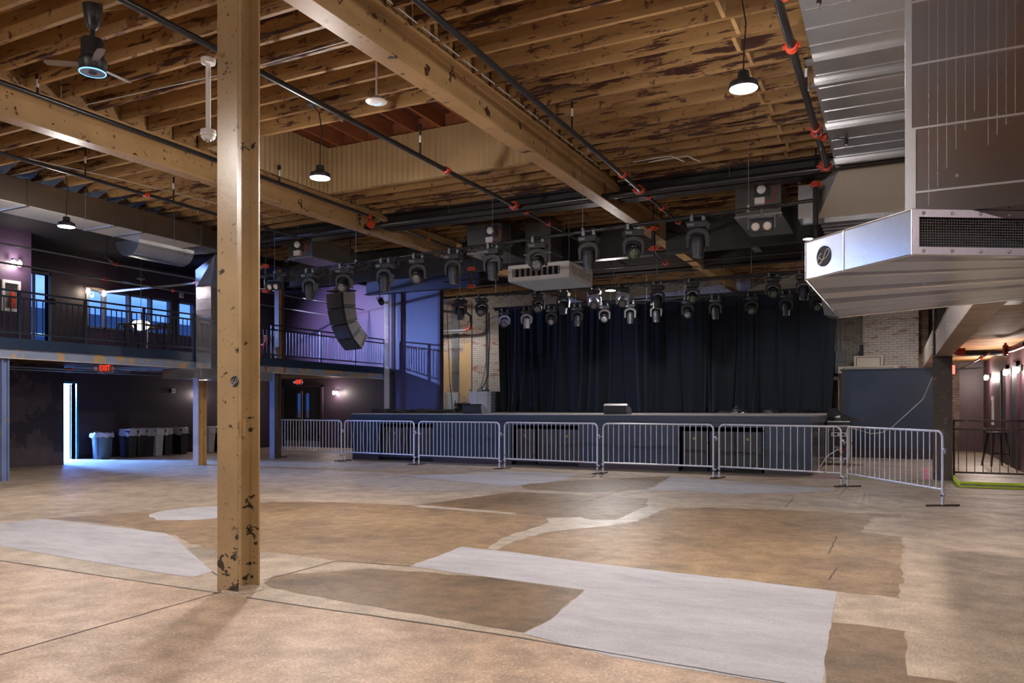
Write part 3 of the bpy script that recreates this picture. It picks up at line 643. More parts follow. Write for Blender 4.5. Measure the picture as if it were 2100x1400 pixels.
# big column
def column(name, x, y, w, d, z0, z1, mats, label, tf=0.016, tw=0.014):
    t = thing(name, label, 'column', (x, y, z0))
    # flanges face -Y and +Y, web between
    MB().box(x-w/2, x+w/2, y-d/2, y-d/2+tf, z0, z1).build('flange', mats[0], t)
    MB().box(x-w/2, x+w/2, y+d/2-tf, y+d/2, z0, z1).build('flange', mats[1], t)
    MB().box(x-tw/2, x+tw/2, y-d/2+tf, y+d/2-tf, z0, z1).build('web', mats[1], t)
    return t
cx, cy = -4.56, 4.43
col = column('steel_column', cx, cy, 0.205, 0.235, 0.0, 4.82, (M['tan_col_shaded'], M['tan_col']), 'big tan steel column with chipped paint in the foreground')
def emblem(parent, c, xdir, r, name='round_sticker', sy=1.0):
    """dark round sticker with a thin white looping script line; xdir = unit vector of its width, z is up"""
    xd = Vector(xdir); n = xd.cross(Vector((0, 0, 1))).normalized(); c = Vector(c)
    def pt(a, b, k=0.0): return tuple(c+xd*a+Vector((0, 0, b*sy))+n*k)
    N = 32
    vs = [pt(r*math.cos(2*PI*i/N), r*math.sin(2*PI*i/N), 0.0) for i in range(N)]+[pt(r*math.cos(2*PI*i/N), r*math.sin(2*PI*i/N), 0.003) for i in range(N)]
    s = MB().add(vs, [tuple(range(N)), tuple(range(2*N-1, N-1, -1))]+[(i, (i+1) % N, N+(i+1) % N, N+i) for i in range(N)]).build(name, M['dark'], parent)
    L = [(-0.22, 0.28), (-0.42, 0.30), (-0.66, 0.05), (-0.86, -0.35), (-0.84, -0.62), (-0.66, -0.74), (-0.40, -0.66), (-0.10, -0.36), (0.10, 0.0), (0.32, 0.42),
         (0.56, 0.62), (0.80, 0.56), (0.86, 0.30), (0.66, 0.02), (0.36, -0.16), (-0.05, -0.34), (-0.50, -0.58), (-0.72, -0.66)]
    w = MB(); w.tube([pt(a*r, b*r, 0.004) for a, b in L], r*0.028, 6); w.tube([pt(-0.60*r, -0.04*r, 0.004), pt(-0.22*r, -0.32*r, 0.004)], r*0.028, 6)
    w.build('script_mark', M['whitetag'], s); return s
q = P(482, 782, y=cy-0.2355/2)
emblem(col, (q.x, cy-0.1175-0.0005, q.z), (1, 0, 0), 0.042)
MB().box(cx+0.015, cx+0.05, cy-0.004+0.012, cy+0.012, 1.18, 1.31).build('pale_patch', M['block'], col)
# collar of rough concrete at its foot
MB().lathe([(0.165, 0.0), (0.15, 0.010), (0.12, 0.016), (0.10, 0.018)], (cx+0.03, cy+0.01, 0.002), 20).build('grout_collar', FL[0], col, smooth=True)
# balcony posts on the left
XP = -15.2
for (u0, v0, a, b, z1, la) in ((14, 989, 'bluecol', 'bluecol', 2.345, 'blue column with flaking paint at the far left edge under the balcony'),
                               (411, 954, 'lilaccol', 'burnt', 2.08, 'lilac and scorched tan column under the flat duct end'),
                               (566, 940, 'bluecol', 'browncol', 2.345, 'blue and brown column standing beside the first barricade')):
    y = YX(u0, XP-0.1)
    t = thing('balcony_column', la, 'column', (XP-0.1, y, 0))
    w = 0.105 if u0 < 100 else 0.13
    ye = y+0.16 if u0 > 100 else y+0.03
    MB().box(XP-0.1-w, XP-0.1+w*0.3, y-0.11, y-0.09, 0, z1).build('flange', M[a], t)
    MB().box(XP-0.1-w, XP-0.1+w*0.3, ye-0.02, ye, 0, z1).build('flange', M[b], t)
    MB().box(XP-0.1-w*0.4, XP-0.1-w*0.28, y-0.09, ye-0.02, 0, z1).build('web', M[b], t)
yu = YX(571, XP-0.05)
t = thing('upper_post', 'tan steel post standing on the balcony edge beside the railing gap', 'column', (XP-0.02, yu, 2.76))
MB().box(XP-0.10, XP+0.06, yu-0.10, yu-0.08, 2.76, 5.2).build('flange', M['browncol'], t)
MB().box(XP-0.10, XP+0.06, yu+0.08, yu+0.10, 2.76, 5.2).build('flange', M['browncol'], t)
MB().box(XP-0.025, XP-0.010, yu-0.08, yu+0.08, 2.76, 5.2).build('web', M['burnt'], t)
yp = YX(792, -15.12)
t = thing('end_post', 'pale tan post at the far end of the left balcony beside the tall blue panel', 'column', (-15.1, yp, 0))
MB().box(-15.19, -15.01, yp-0.02, yp, 0, 5.2).build('flange', M['beamwhite'], t); MB().box(-15.11, -15.09, yp, yp+0.14, 0, 5.2).build('web', M['beamwhite'], t)
# edge beam of the left balcony
t = thing('edge_beam', 'peeling blue and tan steel edge beam below the left balcony', 'beam', (-15.25, 7, 2.345))
MB().box(-15.28, -15.26, -6, 21.3, 2.36, 2.55).build('web', M['bluebeam'], t)
MB().box(-15.34, -15.20, -6, 21.3, 2.345, 2.36).build('flange', M['beamwhite'], t)
for u in (545, 584): MB().box(-15.262, -15.255, YX(u, -15.26)-0.03, YX(u, -15.26)+0.03, 2.37, 2.53).build('paint_mark', M['redcoup'], t)
# right-hand column and its wooden-looking balcony beam
rx, ry = 0.79, 17.3
t = thing('steel_column', 'dark brown steel column at the right with a beam landing on it', 'column', (rx, ry, 0))
MB().box(rx-0.16, rx+0.16, ry-0.15, ry-0.13, 0, 2.385).build('flange', M['browncol'], t)
MB().box(rx-0.16, rx+0.16, ry+0.13, ry+0.15, 0, 5.3).build('flange', M['browncol'], t)
MB().box(rx-0.01, rx+0.01, ry-0.13, ry+0.13, 0, 5.3).build('web', M['browncol'], t)
MB().box(rx-0.17, rx+0.17, ry-0.17, ry+0.12, 2.37, 2.395).build('cap_plate', M['rustfoot'], t)
MB().box(rx-0.16, rx-0.14, ry-0.13, ry+0.13, 2.40, 5.3).build('side_plate', M['browncol'], t)
for i in range(9): MB().lathe([(0.014, 0), (0.014, 0.012)], (0, 0, 0), 8, 0, Matrix.Translation((rx-0.16-0.012, ry-0.06+0.12*(i % 2), 2.5+0.07*i)) @ Matrix.Rotation(PI/2, 4, 'Y')).build('bolt', M['conduit'], t)
t = thing('balcony_beam', 'whitewashed steel beam running from the right column towards the camera', 'beam', (0.79, 12, 2.4))
MB().box(0.665, 0.685, 8.25, 17.10, 2.415, 2.84).build('web', M['beamwhite'], t)
MB().box(0.655, 0.925, 8.25, 17.10, 2.397, 2.415).build('bottom_flange', M['beamunder'], t)
MB().box(0.655, 0.925, 8.25, 17.10, 2.84, 2.86).build('top_flange', M['beamwhite'], t)
for i in range(9): MB().lathe([(0.016, 0), (0.016, 0.015)], (0, 0, 0), 8, 0, Matrix.Translation((0.665-0.015, 16.8-0.55*i, 2.62)) @ Matrix.Rotation(PI/2, 4, 'Y')).build('bolt', M['beamwhite'], t)
t = thing('balcony_beam', 'tan steel beam beyond the right column, running towards the brick wall', 'beam', (0.79, 21, 2.42))
MB().box(0.64, 0.66, 17.5, 23.9, 2.52, 2.98).build('web', M['beamwhite'], t); MB().box(0.64, 0.92, 17.5, 23.9, 2.5, 2.52).build('bottom_flange', M['beamunder'], t)
t = thing('junction_plate', 'grey metal junction box under the right balcony boards', 'box', (1.15, 10.3, 2.55))
MB().box(1.02, 1.25, 10.1, 10.5, 2.58, 2.775).build('housing', M['conduit'], t)
# lamps --------------------------------------------------------------------
LAMP_GAIN = 1.9
def pendant(x, y, label, z=LAMP_Z, power=200, cord=True):
    t = thing('pendant_lamp', label, 'lamp', (x, y, z), 0, 'round pendant lamps')
    MB().lathe([(0.02, 0.16), (0.05, 0.155), (0.055, 0.09), (0.125, 0.055), (0.133, 0.01), (0.128, 0.0)], (0, 0, 0), 28).build('housing', M['lampbody'], t, world=False, smooth=True)
    MB().lathe([(0.122, -0.004), (0.122, 0.001)], (0, 0, 0), 28).build('lens', M['lamp_on'], t, world=False)
    top = zc(y)-z
    pts = [(0, 0, 0.16), (0.004, 0.0, 0.35), (0.02, 0.01, 0.6), (-0.015, 0.0, top*0.85), (-0.13, 0.02, top-0.02)]
    MB().tube(pts, 0.007, 6).build('cord', M['lampbody'], t, world=False)
    MB().box(-0.18, -0.08, -0.05, 0.07, top-0.035, top+0.02).tube([(-0.13, 0, top), (-0.13, 0, top+0.278)], 0.008, 6).build('junction_box', M['conduit'], t, world=False)
    l = bpy.data.lights.new('lamp_light', 'SPOT'); l.color = (1.0, 0.95, 0.93); l.energy = power*LAMP_GAIN; l.spot_size = math.radians(172); l.spot_blend = 0.35; l.shadow_soft_size = 0.12
    lo_ = bpy.data.objects.new('lamp_light', l); C.objects.link(lo_); lo_.parent = t; lo_.location = (0, 0, -0.02)
    l = point('lamp_glow', (x, y, z-0.13), (1.0, 0.93, 0.88), power*0.34, 0.11); l.parent = t; l.location = (0, 0, -0.13)
    return t
pendant(-1.26, 7.3, 'lit round pendant lamp hanging right of the centre beam, beside the silver duct', power=230)
pendant(-6.57, 7.74, 'lit round pendant lamp hanging in front of the ribbed roof shaft', power=270)
pendant(-12.0, 8.0, 'lit round pendant lamp hanging below the long duct at the left', power=170)
pendant(-6.4, 18.4, 'small lit pendant lamp among the stage lights in front of the curtain', power=230)
pendant(-14.65, 23.4, 'added lit pendant lamp hidden behind the tall blue panel', z=4.6, power=70)  # unseen lamp, added to brighten the brick of the wing
pendant(-0.6, 21.2, 'added lit pendant lamp hidden behind the silver air hood', z=4.5, power=70)  # unseen lamp, added to brighten the brick right of the stage
for i, (x, y) in enumerate(((-6.6, 1.6), (-1.3, 1.4), (-12.0, 1.6), (4.5, 1.4), (-1.3, -4.5), (-6.6, -4.5), (4.5, 7.3))):  # unseen lamps added to bring up the room's brightness
    pendant(x, y, 'added lit round pendant lamp hanging out of view', power=(175, 165, 150, 140, 150, 150, 110)[i])
# ================================================================ PIPES, DUCTS, CEILING DEVICES
def coupling(p, axis, r, parent, name='coupling'):
    Mx = Matrix.Translation(p) @ {'x': Matrix.Rotation(PI/2, 4, 'Y'), 'y': Matrix.Rotation(PI/2, 4, 'X'), 'z': Matrix.Identity(4)}[axis]
    b = MB().lathe([(r*1.0, -0.045), (r*1.55, -0.04), (r*1.55, -0.012), (r*1.3, 0), (r*1.55, 0.012), (r*1.55, 0.04), (r*1.0, 0.045)], (0, 0, 0), 14, 0, Mx)
    b.box(-r*2.1, r*2.1, -0.014, 0.014, -0.02, 0.02, 0, Mx)
    return b.build(name, M['redcoup'], parent)
def hanger(x, y, z, top, parent, r=0.014):
    h = MB().tube([(x, y, z), (x, y, top)], r, 8).lathe([(r*2.0, 0), (r*2.0, 0.05)], (x, y, top-0.06), 8).build('hanger', M['pipe'], parent)
    m = (z+top)/2; MB().tube([(x, y, m-0.05), (x, y, m+0.05)], r*1.15, 8).build('tag_sleeve', M['whitetag'], h)
    return h
def thinrod(x, y, z, top, parent):
    return MB().tube([(x, y, z), (x, y, top)], 0.004, 5).lathe([(0.009, -0.05), (0.012, -0.045), (0.012, -0.03), (0.006, 0)], (x, y, z), 6).build('hanger_rod', M['conduit'], parent)
def ypipe(x, z, y0, y1, r, label, coups=(), hangs=(), rods=(), slope=0.0):
    zz = lambda y: z+slope*(y-5)
    o = MB().tube([(x, y0, zz(y0)), (x, y1, zz(y1))], r, 14).build('sprinkler_pipe', M['pipe'], smooth=True); tag(o, label, 'pipe')
    for y in coups: coupling((x, y, zz(y)), 'y', r, o)
    for y in hangs: hanger(x, y, zz(y)+r, zc(y)+0.12, o)
    for y in rods: thinrod(x+0.01, y, zz(y)-r, zc(y), o)
    return o
RP = 5.02
mp_ = MB().tube([(-14.6, 12.55, RP-0.02), (2.6, 12.55, RP-0.02)], 0.055, 16).build('water_main', M['pipe'], smooth=True)
tag(mp_, 'thick black water main crossing the room below the ceiling', 'pipe')
for x in (-6.15, -3.85, -0.98, -9.3): coupling((x, 12.47, RP), 'y', 0.05, mp_)
for x in (-11.3, -7.6, -2.4, -0.2): thinrod(x, 12.62, RP, zc(12.6), mp_)
o = MB().tube([(-14.6, 12.78, RP+0.07), (2.6, 12.78, RP+0.07)], 0.035, 12).build('conduit_pipe', M['pipe'], smooth=True); tag(o, 'thinner dark pipe running right behind the water main', 'pipe')
ypipe(-6.07, 4.97, 1.0, 12.45, 0.034, 'black sprinkler pipe left of the centre beam, nearer run', (10.0, 12.3), (YX(862, -6.07),), (YX(893, -6.07), YX(700, -6.07)))
ypipe(-6.07, 4.97, 12.68, 18.6, 0.026, 'black sprinkler pipe continuing over the white air diffuser', (12.8, 13.8, 15.6), (), (14.6,))
ypipe(-3.77, 4.97, 1.0, 12.45, 0.034, 'black sprinkler pipe along the right side of the centre beam', (11.4, 12.35), (YX(1173, -3.77),), (YX(1205, -3.77), YX(1290, -3.77)))
ypipe(-3.77, 4.97, 12.68, 16.0, 0.028, 'black sprinkler pipe beyond the water main with red couplings, near the flaking beam end', (12.8, 13.6, 14.8, 15.8), (), (13.9,))
ypipe(-9.22, 5.14, 1.0, 12.45, 0.030, 'black sprinkler pipe along the top of the left steel beam', (12.3,), (YX(77, -9.22), YX(573, -9.22)), (YX(158, -9.22), YX(610, -9.22)))
ypipe(-9.22, 5.10, 12.68, 20.5, 0.024, 'black sprinkler pipe continuing past the left steel beam towards the stage', (13.0, 14.4, 16.6), (), (15.0, 18.0))
ypipe(-11.1, 4.92, 1.0, 12.45, 0.028, 'black sprinkler pipe in the left bay above the long duct', (YX(300, -11.1),), (YX(175, -11.1), YX(356, -11.1)), (YX(218, -11.1), YX(404, -11.1)))
pc = ypipe(-0.93, 4.95, 1.0, 12.45, 0.040, 'thick black sprinkler pipe beside the silver ceiling duct at the right', (8.05, 10.55, 10.75, 12.3), (YX(1653, -0.93),), (10.6, 11.2))
for y, L in ((7.0, 0.32), (10.9, 0.32)):
    s = MB().tube([(-0.93, y, 4.95), (-0.93+L, y, 4.90), (-0.93+L+0.02, y, 4.88), (-0.93+L+0.02, y, 4.80)], 0.022, 10).build('sprinkler_arm', M['pipe'], pc)
    coupling((-0.86, y, 4.945), 'x', 0.026, s); MB().lathe([(0.018, 0), (0.006, 0.03), (0.02, 0.05)], (-0.93+L+0.02, y, 4.75), 8).build('sprinkler_head', M['chrome'], s)
# dropped riser pieces with red couplings
def riser(x, y, z0, z1, label, leg=(0, 0)):
    o = MB().tube([(x, y, z0), (x, y, z1)], 0.04, 12).build('riser_pipe', M['pipe'], smooth=True); tag(o, label, 'pipe')
    coupling((x, y, z0+0.03), 'z', 0.045, o); coupling((x, y, z1-0.03), 'z', 0.045, o)
    MB().tube([(x, y, z1), (x, y, zc(y)+0.278)], 0.012, 6).build('hanger', M['pipe'], o)
    if leg != (0, 0):
        a = MB().tube([(x, y, z0), (x+leg[0]*0.1, y+leg[1]*0.1, z0-0.06), (x+leg[0], y+leg[1], z0-0.1)], 0.034, 10).build('elbow_run', M['pipe'], o)
        coupling((x+leg[0]*0.9, y+leg[1]*0.9, z0-0.09), 'y', 0.04, a)
    return o
q = P(1340, 480, y=14.9); riser(q.x, q.y, 4.50, 4.95, 'short black riser with red couplings below the flaking beam end', (0, 1.0))
q = P(966, 540, y=15.2); riser(q.x, q.y, 4.10, 4.55, 'short black riser with red couplings left of the white air diffuser')
q = P(545, 545, y=12.9); riser(q.x, q.y, 3.95, 4.55, 'short black riser with red couplings right beside the foreground column')
q = P(1673, 460, y=12.9); riser(q.x, q.y, 3.95, 4.9, 'black riser with red couplings beside the dark end of the right duct', (0.02, 1.2))
q = P(545, 705, y=15.9)
o = tag(MB().tube([(q.x-0.2, q.y, q.z-0.05), (q.x-0.05, q.y, q.z-0.02), (q.x+0.02, q.y, q.z+0.08), (q.x+0.02, q.y, q.z+0.24)], 0.05, 10).tube([(q.x-0.18, q.y, q.z-0.05), (q.x-0.18, q.y, 2.722)], 0.03, 8).build('red_elbow', M['redcoup'], smooth=True),
        'small red pipe elbow low behind the balcony railing beside the column', 'pipe')
# pipes over the left balcony
def freepipe(pts, r, mat, label, cat='pipe', name='pipe', cps=(), n=10):
    o = MB().tube(pts, r, n).build(name, mat, smooth=True); tag(o, label, cat)
    for p, ax in cps: coupling(p, ax, r*1.2, o)
    return o
freepipe([(-17.4, 2, 4.55), (-17.4, 21.3, 4.55)], 0.022, M['conduit'], 'thin grey pipe above the balcony, parallel to the railing', cps=(((-17.4, 12.6, 4.55), 'y'), ((-17.4, 14.6, 4.55), 'y')))
freepipe([(-16.2, 2, 4.72), (-16.2, 21.3, 4.72)], 0.020, M['conduit'], 'thin grey pipe above the balcony nearest the railing', cps=(((-16.2, 12.0, 4.72), 'y'),))
freepipe([(-19.6, 8, 4.95), (-19.6, 21.3, 4.95)], 0.022, M['conduit'], 'thin grey pipe high on the wall above the balcony windows')
freepipe([(-20.0, 14.3, 4.62), (-13.2, 14.3, 4.62)], 0.035, M['conduit'], 'grey cross pipe over the balcony below the curved metal trough', cps=(((-16.2, 14.3, 4.62), 'x'),))
# left rectangular duct
DX0, DX1, DZ0, DZ1 = -13.85, -13.0, 4.78, 5.20
t = thing('long_duct', 'long rectangular metal duct along the left balcony edge', 'duct', (DX1, 6, DZ0), 0)
MB().box(DX0, DX1, 0, 11.6, DZ0, DZ1).build('duct_body', M['galv_dull'], t)
MB().hexa([(DX0, 11.6, DZ0), (DX1, 11.6, DZ0), (DX1-0.1, 12.3, DZ0+0.02), (DX0-0.1, 12.3, DZ0+0.02)], [(DX0, 11.6, DZ1), (DX1, 11.6, DZ1), (DX1-0.1, 12.3, DZ1-0.03), (DX0-0.1, 12.3, DZ1-0.03)]).build('duct_end', M['galv_dull'], t)
for i, y in enumerate((2.5, 4.0, 5.5, 7.0, 8.0, 9.6, 10.2, 11.6)):
    MB().box(DX0-0.015, DX1+0.018, y-0.02, y+0.02, DZ0-0.018, DZ1+0.018).build('flange', M['galv_dull'], t)
MB().box(DX0+0.01, DX1-0.01, 0.02, 11.58, DZ0-0.006, DZ0-0.001).build('underside', M['galv_cream'], t)  # added paler sheet, its tone standing in for the bright reflection below
for y in (5.0, 7.4, 9.0, 10.9): thinrod(DX1+0.03, y, DZ0-0.01, zc(y), t)
# vertical drop of that duct
vx, vy = -14.83, 13.86
t = thing('duct_drop', 'tall vertical metal duct dropping past the balcony edge behind the column', 'duct', (vx, vy, 2.1))
MB().box(vx-0.32, vx+0.18, vy-0.5, vy+0.10, 2.32, 4.30).build('duct_body', M['galv_bright'], t)
MB().hexa([(vx-0.32, vy-0.5, 4.30), (vx+0.18, vy-0.5, 4.30), (vx+0.18, vy+0.1, 4.30), (vx-0.32, vy+0.1, 4.30)],
          [(vx-0.32, vy-0.52, 4.72), (vx+1.35, vy-1.45, 4.78), (vx+1.35, vy+0.1, 4.78), (vx-0.32, vy+0.1, 4.72)]).build('duct_elbow', M['galv_bright'], t)
for z in (2.75, 3.05, 3.4, 3.75, 4.0, 4.28): MB().box(vx-0.33, vx+0.19, vy-0.51, vy+0.11, z-0.008, z+0.008).build('seam', M['galv'], t)
MB().box(vx-0.335, vx+0.195, vy-0.515, vy+0.115, 3.50, 3.56).build('sealant_band', M['conduit'], t)
MB().box(vx-0.75, vx+0.30, vy-1.1, vy+1.4, 2.09, 2.32).build('flat_plenum', M['galv_bright'], t)
for k in range(4): MB().box(vx-0.755, vx+0.305, vy-0.9+0.6*k, vy-0.88+0.6*k, 2.085, 2.325).build('seam', M['galv'], t)
# curved trough
t = thing('curved_trough', 'half-round silver metal trough hanging under the long left duct', 'duct', (-13.9, 11.0, 4.45))
ya, yb = YX(262, -13.9), YX(374, -13.9)
pr = [(-13.9+0.36*math.cos(a), 4.80+0.34*math.sin(a)) for a in [PI*1.02+PI*0.96*i/14 for i in range(15)]]
inn = [(-13.9+0.34*math.cos(a), 4.80+0.32*math.sin(a)) for a in [PI*1.98-PI*0.96*i/14 for i in range(15)]]
b = MB(); n = 15
for i in range(n-1):
    a1, a2, c2, c1 = pr[i], pr[i+1], inn[n-2-i], inn[n-1-i]
    b.hexa([(a1[0], ya, a1[1]), (a2[0], ya, a2[1]), (c2[0], ya, c2[1]), (c1[0], ya, c1[1])], [(a1[0], yb, a1[1]), (a2[0], yb, a2[1]), (c2[0], yb, c2[1]), (c1[0], yb, c1[1])])
b.build('trough_shell', M['galv'], t, smooth=True)
for y in (ya, yb): MB().prism(pr, 'y', y-0.006, y+0.006).build('end_cap', M['galv_bright'], t)
# right-hand ceiling duct
t = thing('ceiling_duct', 'wide silver duct along the ceiling at the right with cross seams', 'duct', (0, 8, 4.9))
MB().box(-0.76, 0.95, 0.5, 8.35, 4.9, 5.24).build('duct_body', M['galv_bright'], t)
MB().box(-0.80, 0.95, 8.9, 12.0, 4.9, 5.30).build('duct_body', M['galv_bright'], t)
MB().hexa([(-0.76, 8.35, 4.9), (0.95, 8.35, 4.9), (0.95, 8.9, 4.9), (-0.80, 8.9, 4.9)], [(-0.72, 8.35, 5.24), (0.95, 8.35, 5.24), (0.95, 8.9, 5.3), (-0.76, 8.9, 5.3)]).build('duct_joint', M['galv'], t)
for y in (8.33, 8.95, 10.45, 11.95): MB().box(-0.83, 0.97, y-0.035, y+0.035, 4.86, 4.90).build('flange', M['galv'], t)
for i in range(24):
    y = 3.2+i*0.37
    if min(abs(y-k) for k in (8.33, 8.95, 10.45, 11.95)) > 0.12: MB().box(-0.77, 0.94, y-0.005, y+0.005, 4.893, 4.9).build('seam', M['galv'], t)
for y in (8.95, 10.5): thinrod(-0.86, y, 4.88, zc(y), t)
t = thing('duct_transition', 'sloping cream-silver duct transition beyond the water main at the right', 'duct', (0, 13.2, 4.5))
MB().hexa([(-0.80, 12.72, 4.98), (1.0, 12.72, 4.98), (1.0, 13.7, 4.52), (-1.18, 13.7, 4.52)], [(-0.80, 12.72, 5.25), (1.0, 12.72, 5.25), (1.0, 13.7, 5.25), (-1.18, 13.7, 5.25)]).build('duct_body', M['galv_cream'], t)
MB().box(-1.22, 1.0, 13.7, 13.78, 4.44, 5.1).build('flange', M['galv'], t)
MB().box(-1.16, 1.0, 13.78, 15.4, 4.5, 5.1).build('duct_body', M['galv'], t)
MB().box(-1.42, -1.20, 13.15, 13.66, 4.42, 4.95).build('side_box', M['galv'], t)
for i in range(5): MB().box(-1.17, 1.0, 13.95+0.28*i, 13.965+0.28*i, 4.492, 4.5).build('seam', M['galv'], t)
# big return-air drop with its mesh grille
ZP, ZT = 2.25, 2.50
A, Bq, Cq, Dq, Eq = P(1870, 522, z=ZP), P(1652, 574, z=ZP), P(1721, 651, z=ZP), P(2100, 612, z=ZP), P(2100, 525, z=ZP)
def ext(a, b, x): k = (x-a.x)/(b.x-a.x); return a+(b-a)*k
Eq = ext(A, Eq, 1.75); Dq = ext(Cq, Dq, 2.05)
t = thing('return_air_hood', 'large silver air hood with a wire mesh grille hanging at the right', 'duct', (0.9, 6.2, ZP))
def lerp2(a, b, s): return a+(b-a)*s
L = [lerp2(A, Bq, s) for s in (0, 0.35, 0.7, 1.0)]+[lerp2(Bq, Cq, s) for s in (0.18, 0.34, 0.42, 0.60, 0.74, 0.80, 0.92, 1.0)]
R = [lerp2(Eq, Dq, s) for s in (0, 0.05, 0.1, 0.18, 0.32, 0.44, 0.52, 0.66, 0.78, 0.84, 0.94, 1.0)]
b = MB()
vs = []; offs = [0, 0.012, 0.004, 0.016, 0.002, 0.016, 0.0, 0.014, 0.0, 0.012, 0.002, 0.0]
for a_, r_, k in zip(L, R, offs): vs += [(a_.x, a_.y, ZP+k), (r_.x, r_.y, ZP+k)]
b.add(vs, [(2*i, 2*i+1, 2*i+3, 2*i+2) for i in range(len(L)-1)])
b.build('bottom_panel', M['galv_bright'], t, fix=False)
ring = [A, Bq, Cq, Dq, Eq]
lo = [(p.x, p.y, ZP+0.02) for p in ring]; hi = [(p.x, p.y, ZT) for p in ring]
b = MB()
for i in range(5):
    if i == 4: continue
    p, q = ring[i], ring[(i+1) % 5]; d = (q-p); nn = Vector((-d.y, d.x, 0)).normalized()*0.004
    b.hexa([(p.x, p.y, ZP), (q.x, q.y, ZP), (q.x-nn.x, q.y-nn.y, ZP), (p.x-nn.x, p.y-nn.y, ZP)], [(p.x, p.y, ZT), (q.x, q.y, ZT), (q.x-nn.x, q.y-nn.y, ZT), (p.x-nn.x, p.y-nn.y, ZT)])
b.add([(p.x, p.y, ZT) for p in ring], [(0, 1, 2, 3, 4)])
b.build('side_panels', M['galv_bright'], t)
b = MB()
for i in range(5):
    p, q = ring[i], ring[(i+1) % 5]
    for z in (ZP, ZT): b.tube([(p.x, p.y, z), (q.x, q.y, z)], 0.006, 6)
for p in ring: b.tube([(p.x, p.y, ZP), (p.x, p.y, ZT)], 0.006, 6)
m_ = lerp2(A, Bq, 0.60); b.tube([(m_.x, m_.y, ZP), (m_.x, m_.y, ZT)], 0.006, 6)
b.build('seam_trim', M['galv'], t, smooth=True)
# grille
ed = (Eq-A); el = ed.length; ex = ed.normalized(); en = Vector((ex.y, -ex.x, 0))
def G(s, z, k=0.0): p = A+ex*s+en*k; return (p.x, p.y, z)
def gbox(b, s0, s1, z0, z1, k0, k1): b.hexa([G(s0, z0, k0), G(s1, z0, k0), G(s1, z0, k1), G(s0, z0, k1)], [G(s0, z1, k0), G(s1, z1, k0), G(s1, z1, k1), G(s0, z1, k1)])
b = MB(); gbox(b, 0.0, 0.035, ZP, ZT, -0.001, 0.012); gbox(b, 0.035, el, ZP, ZP+0.042, -0.001, 0.012); gbox(b, 0.035, el, ZT-0.042, ZT, -0.001, 0.012)
gf = b.build('grille_frame', galv('grille_frame_metal', (0.42, 0.36, 0.40), 0.4), t)
b = MB(); gbox(b, 0.02, el, ZP+0.02, ZT-0.02, -0.14, -0.13); b.build('dark_interior', M['dark'], t)
b = MB(); k = 0
s = 0.045
while s < min(el, 1.15): b.tube([G(s, ZP+0.04, -0.002), G(s, ZT-0.04, -0.002)], 0.0011, 4, cap=False); s += 0.0155
z = ZP+0.05
while z < ZT-0.045: b.tube([G(0.035, z, -0.003), G(min(el, 1.16), z, -0.003)], 0.0011, 4, cap=False); z += 0.0145
b.build('wire_mesh', M['chrome'], gf)
for i in range(9):
    for z in (ZP+0.020, ZT-0.021):
        p = G(0.06+0.165*i, z, 0.012); MB().lathe([(0.011, 0), (0.010, 0.004), (0.004, 0.007)], (0, 0, 0), 10, 0, Matrix.Translation(p) @ en.to_track_quat('Z', 'Y').to_matrix().to_4x4()).build('screw', M['chrome'], gf, smooth=True)
sm = lerp2(A, Bq, 0.80); xd = (A-Bq).normalized(); nn = Vector((xd.y, -xd.x, 0))
emblem(t, (sm.x+nn.x*0.001, sm.y+nn.y*0.001, ZP+0.125), (xd.x, xd.y, 0), 0.066)
# vertical trunk above the hood
t = thing('vertical_duct', 'big vertical silver duct rising from the air hood at the right edge', 'duct', (0.9, 5.5, 2.5))
MB().box(0.062, 1.65, 5.0, 6.25, ZT+0.002, 4.885).build('duct_body', galv('duct_front_sheet', (0.46, 0.43, 0.44), 0.16, (0.35, 1, 1), metal=1.0), t)
for z in (2.63, 2.995, 3.36, 3.72, 4.08, 4.45, 4.8): MB().box(0.065, 1.65, 4.992, 5.0, z-0.006, z+0.006).build('seam', M['galv_bright'], t)
MB().box(0.040, 0.075, 4.985, 5.02, ZT+0.002, 4.885).build('corner_strip', M['galv_bright'], t)
MB().box(0.075, 0.095, 4.980, 4.99, 2.52, 2.985).build('corner_strip', M['galv_bright'], t)
b = MB()
for i in range(12):
    x = 0.16+0.045*i if i < 6 else 0.45+0.042*(i-6)
    z0, z1 = (2.55+0.10*(i % 6), 3.9) if i < 6 else (2.85+0.05*(i-6), 4.4)
    b.tube([(x, 4.9995, z0), (x, 4.9995, z1)], 0.0016, 5)
b.build('reflection_streaks', M['galv'], t)  # thin beads standing in for streaks reflected in the sheet
MB().lathe([(0.012, 0), (0.012, 0.004), (0.005, 0.012)], (0, 0, 0), 10, 0, Matrix.Translation((0.30, 5.0, 2.70)) @ Matrix.Rotation(PI/2, 4, 'X')).build('screw', M['chrome'], t)
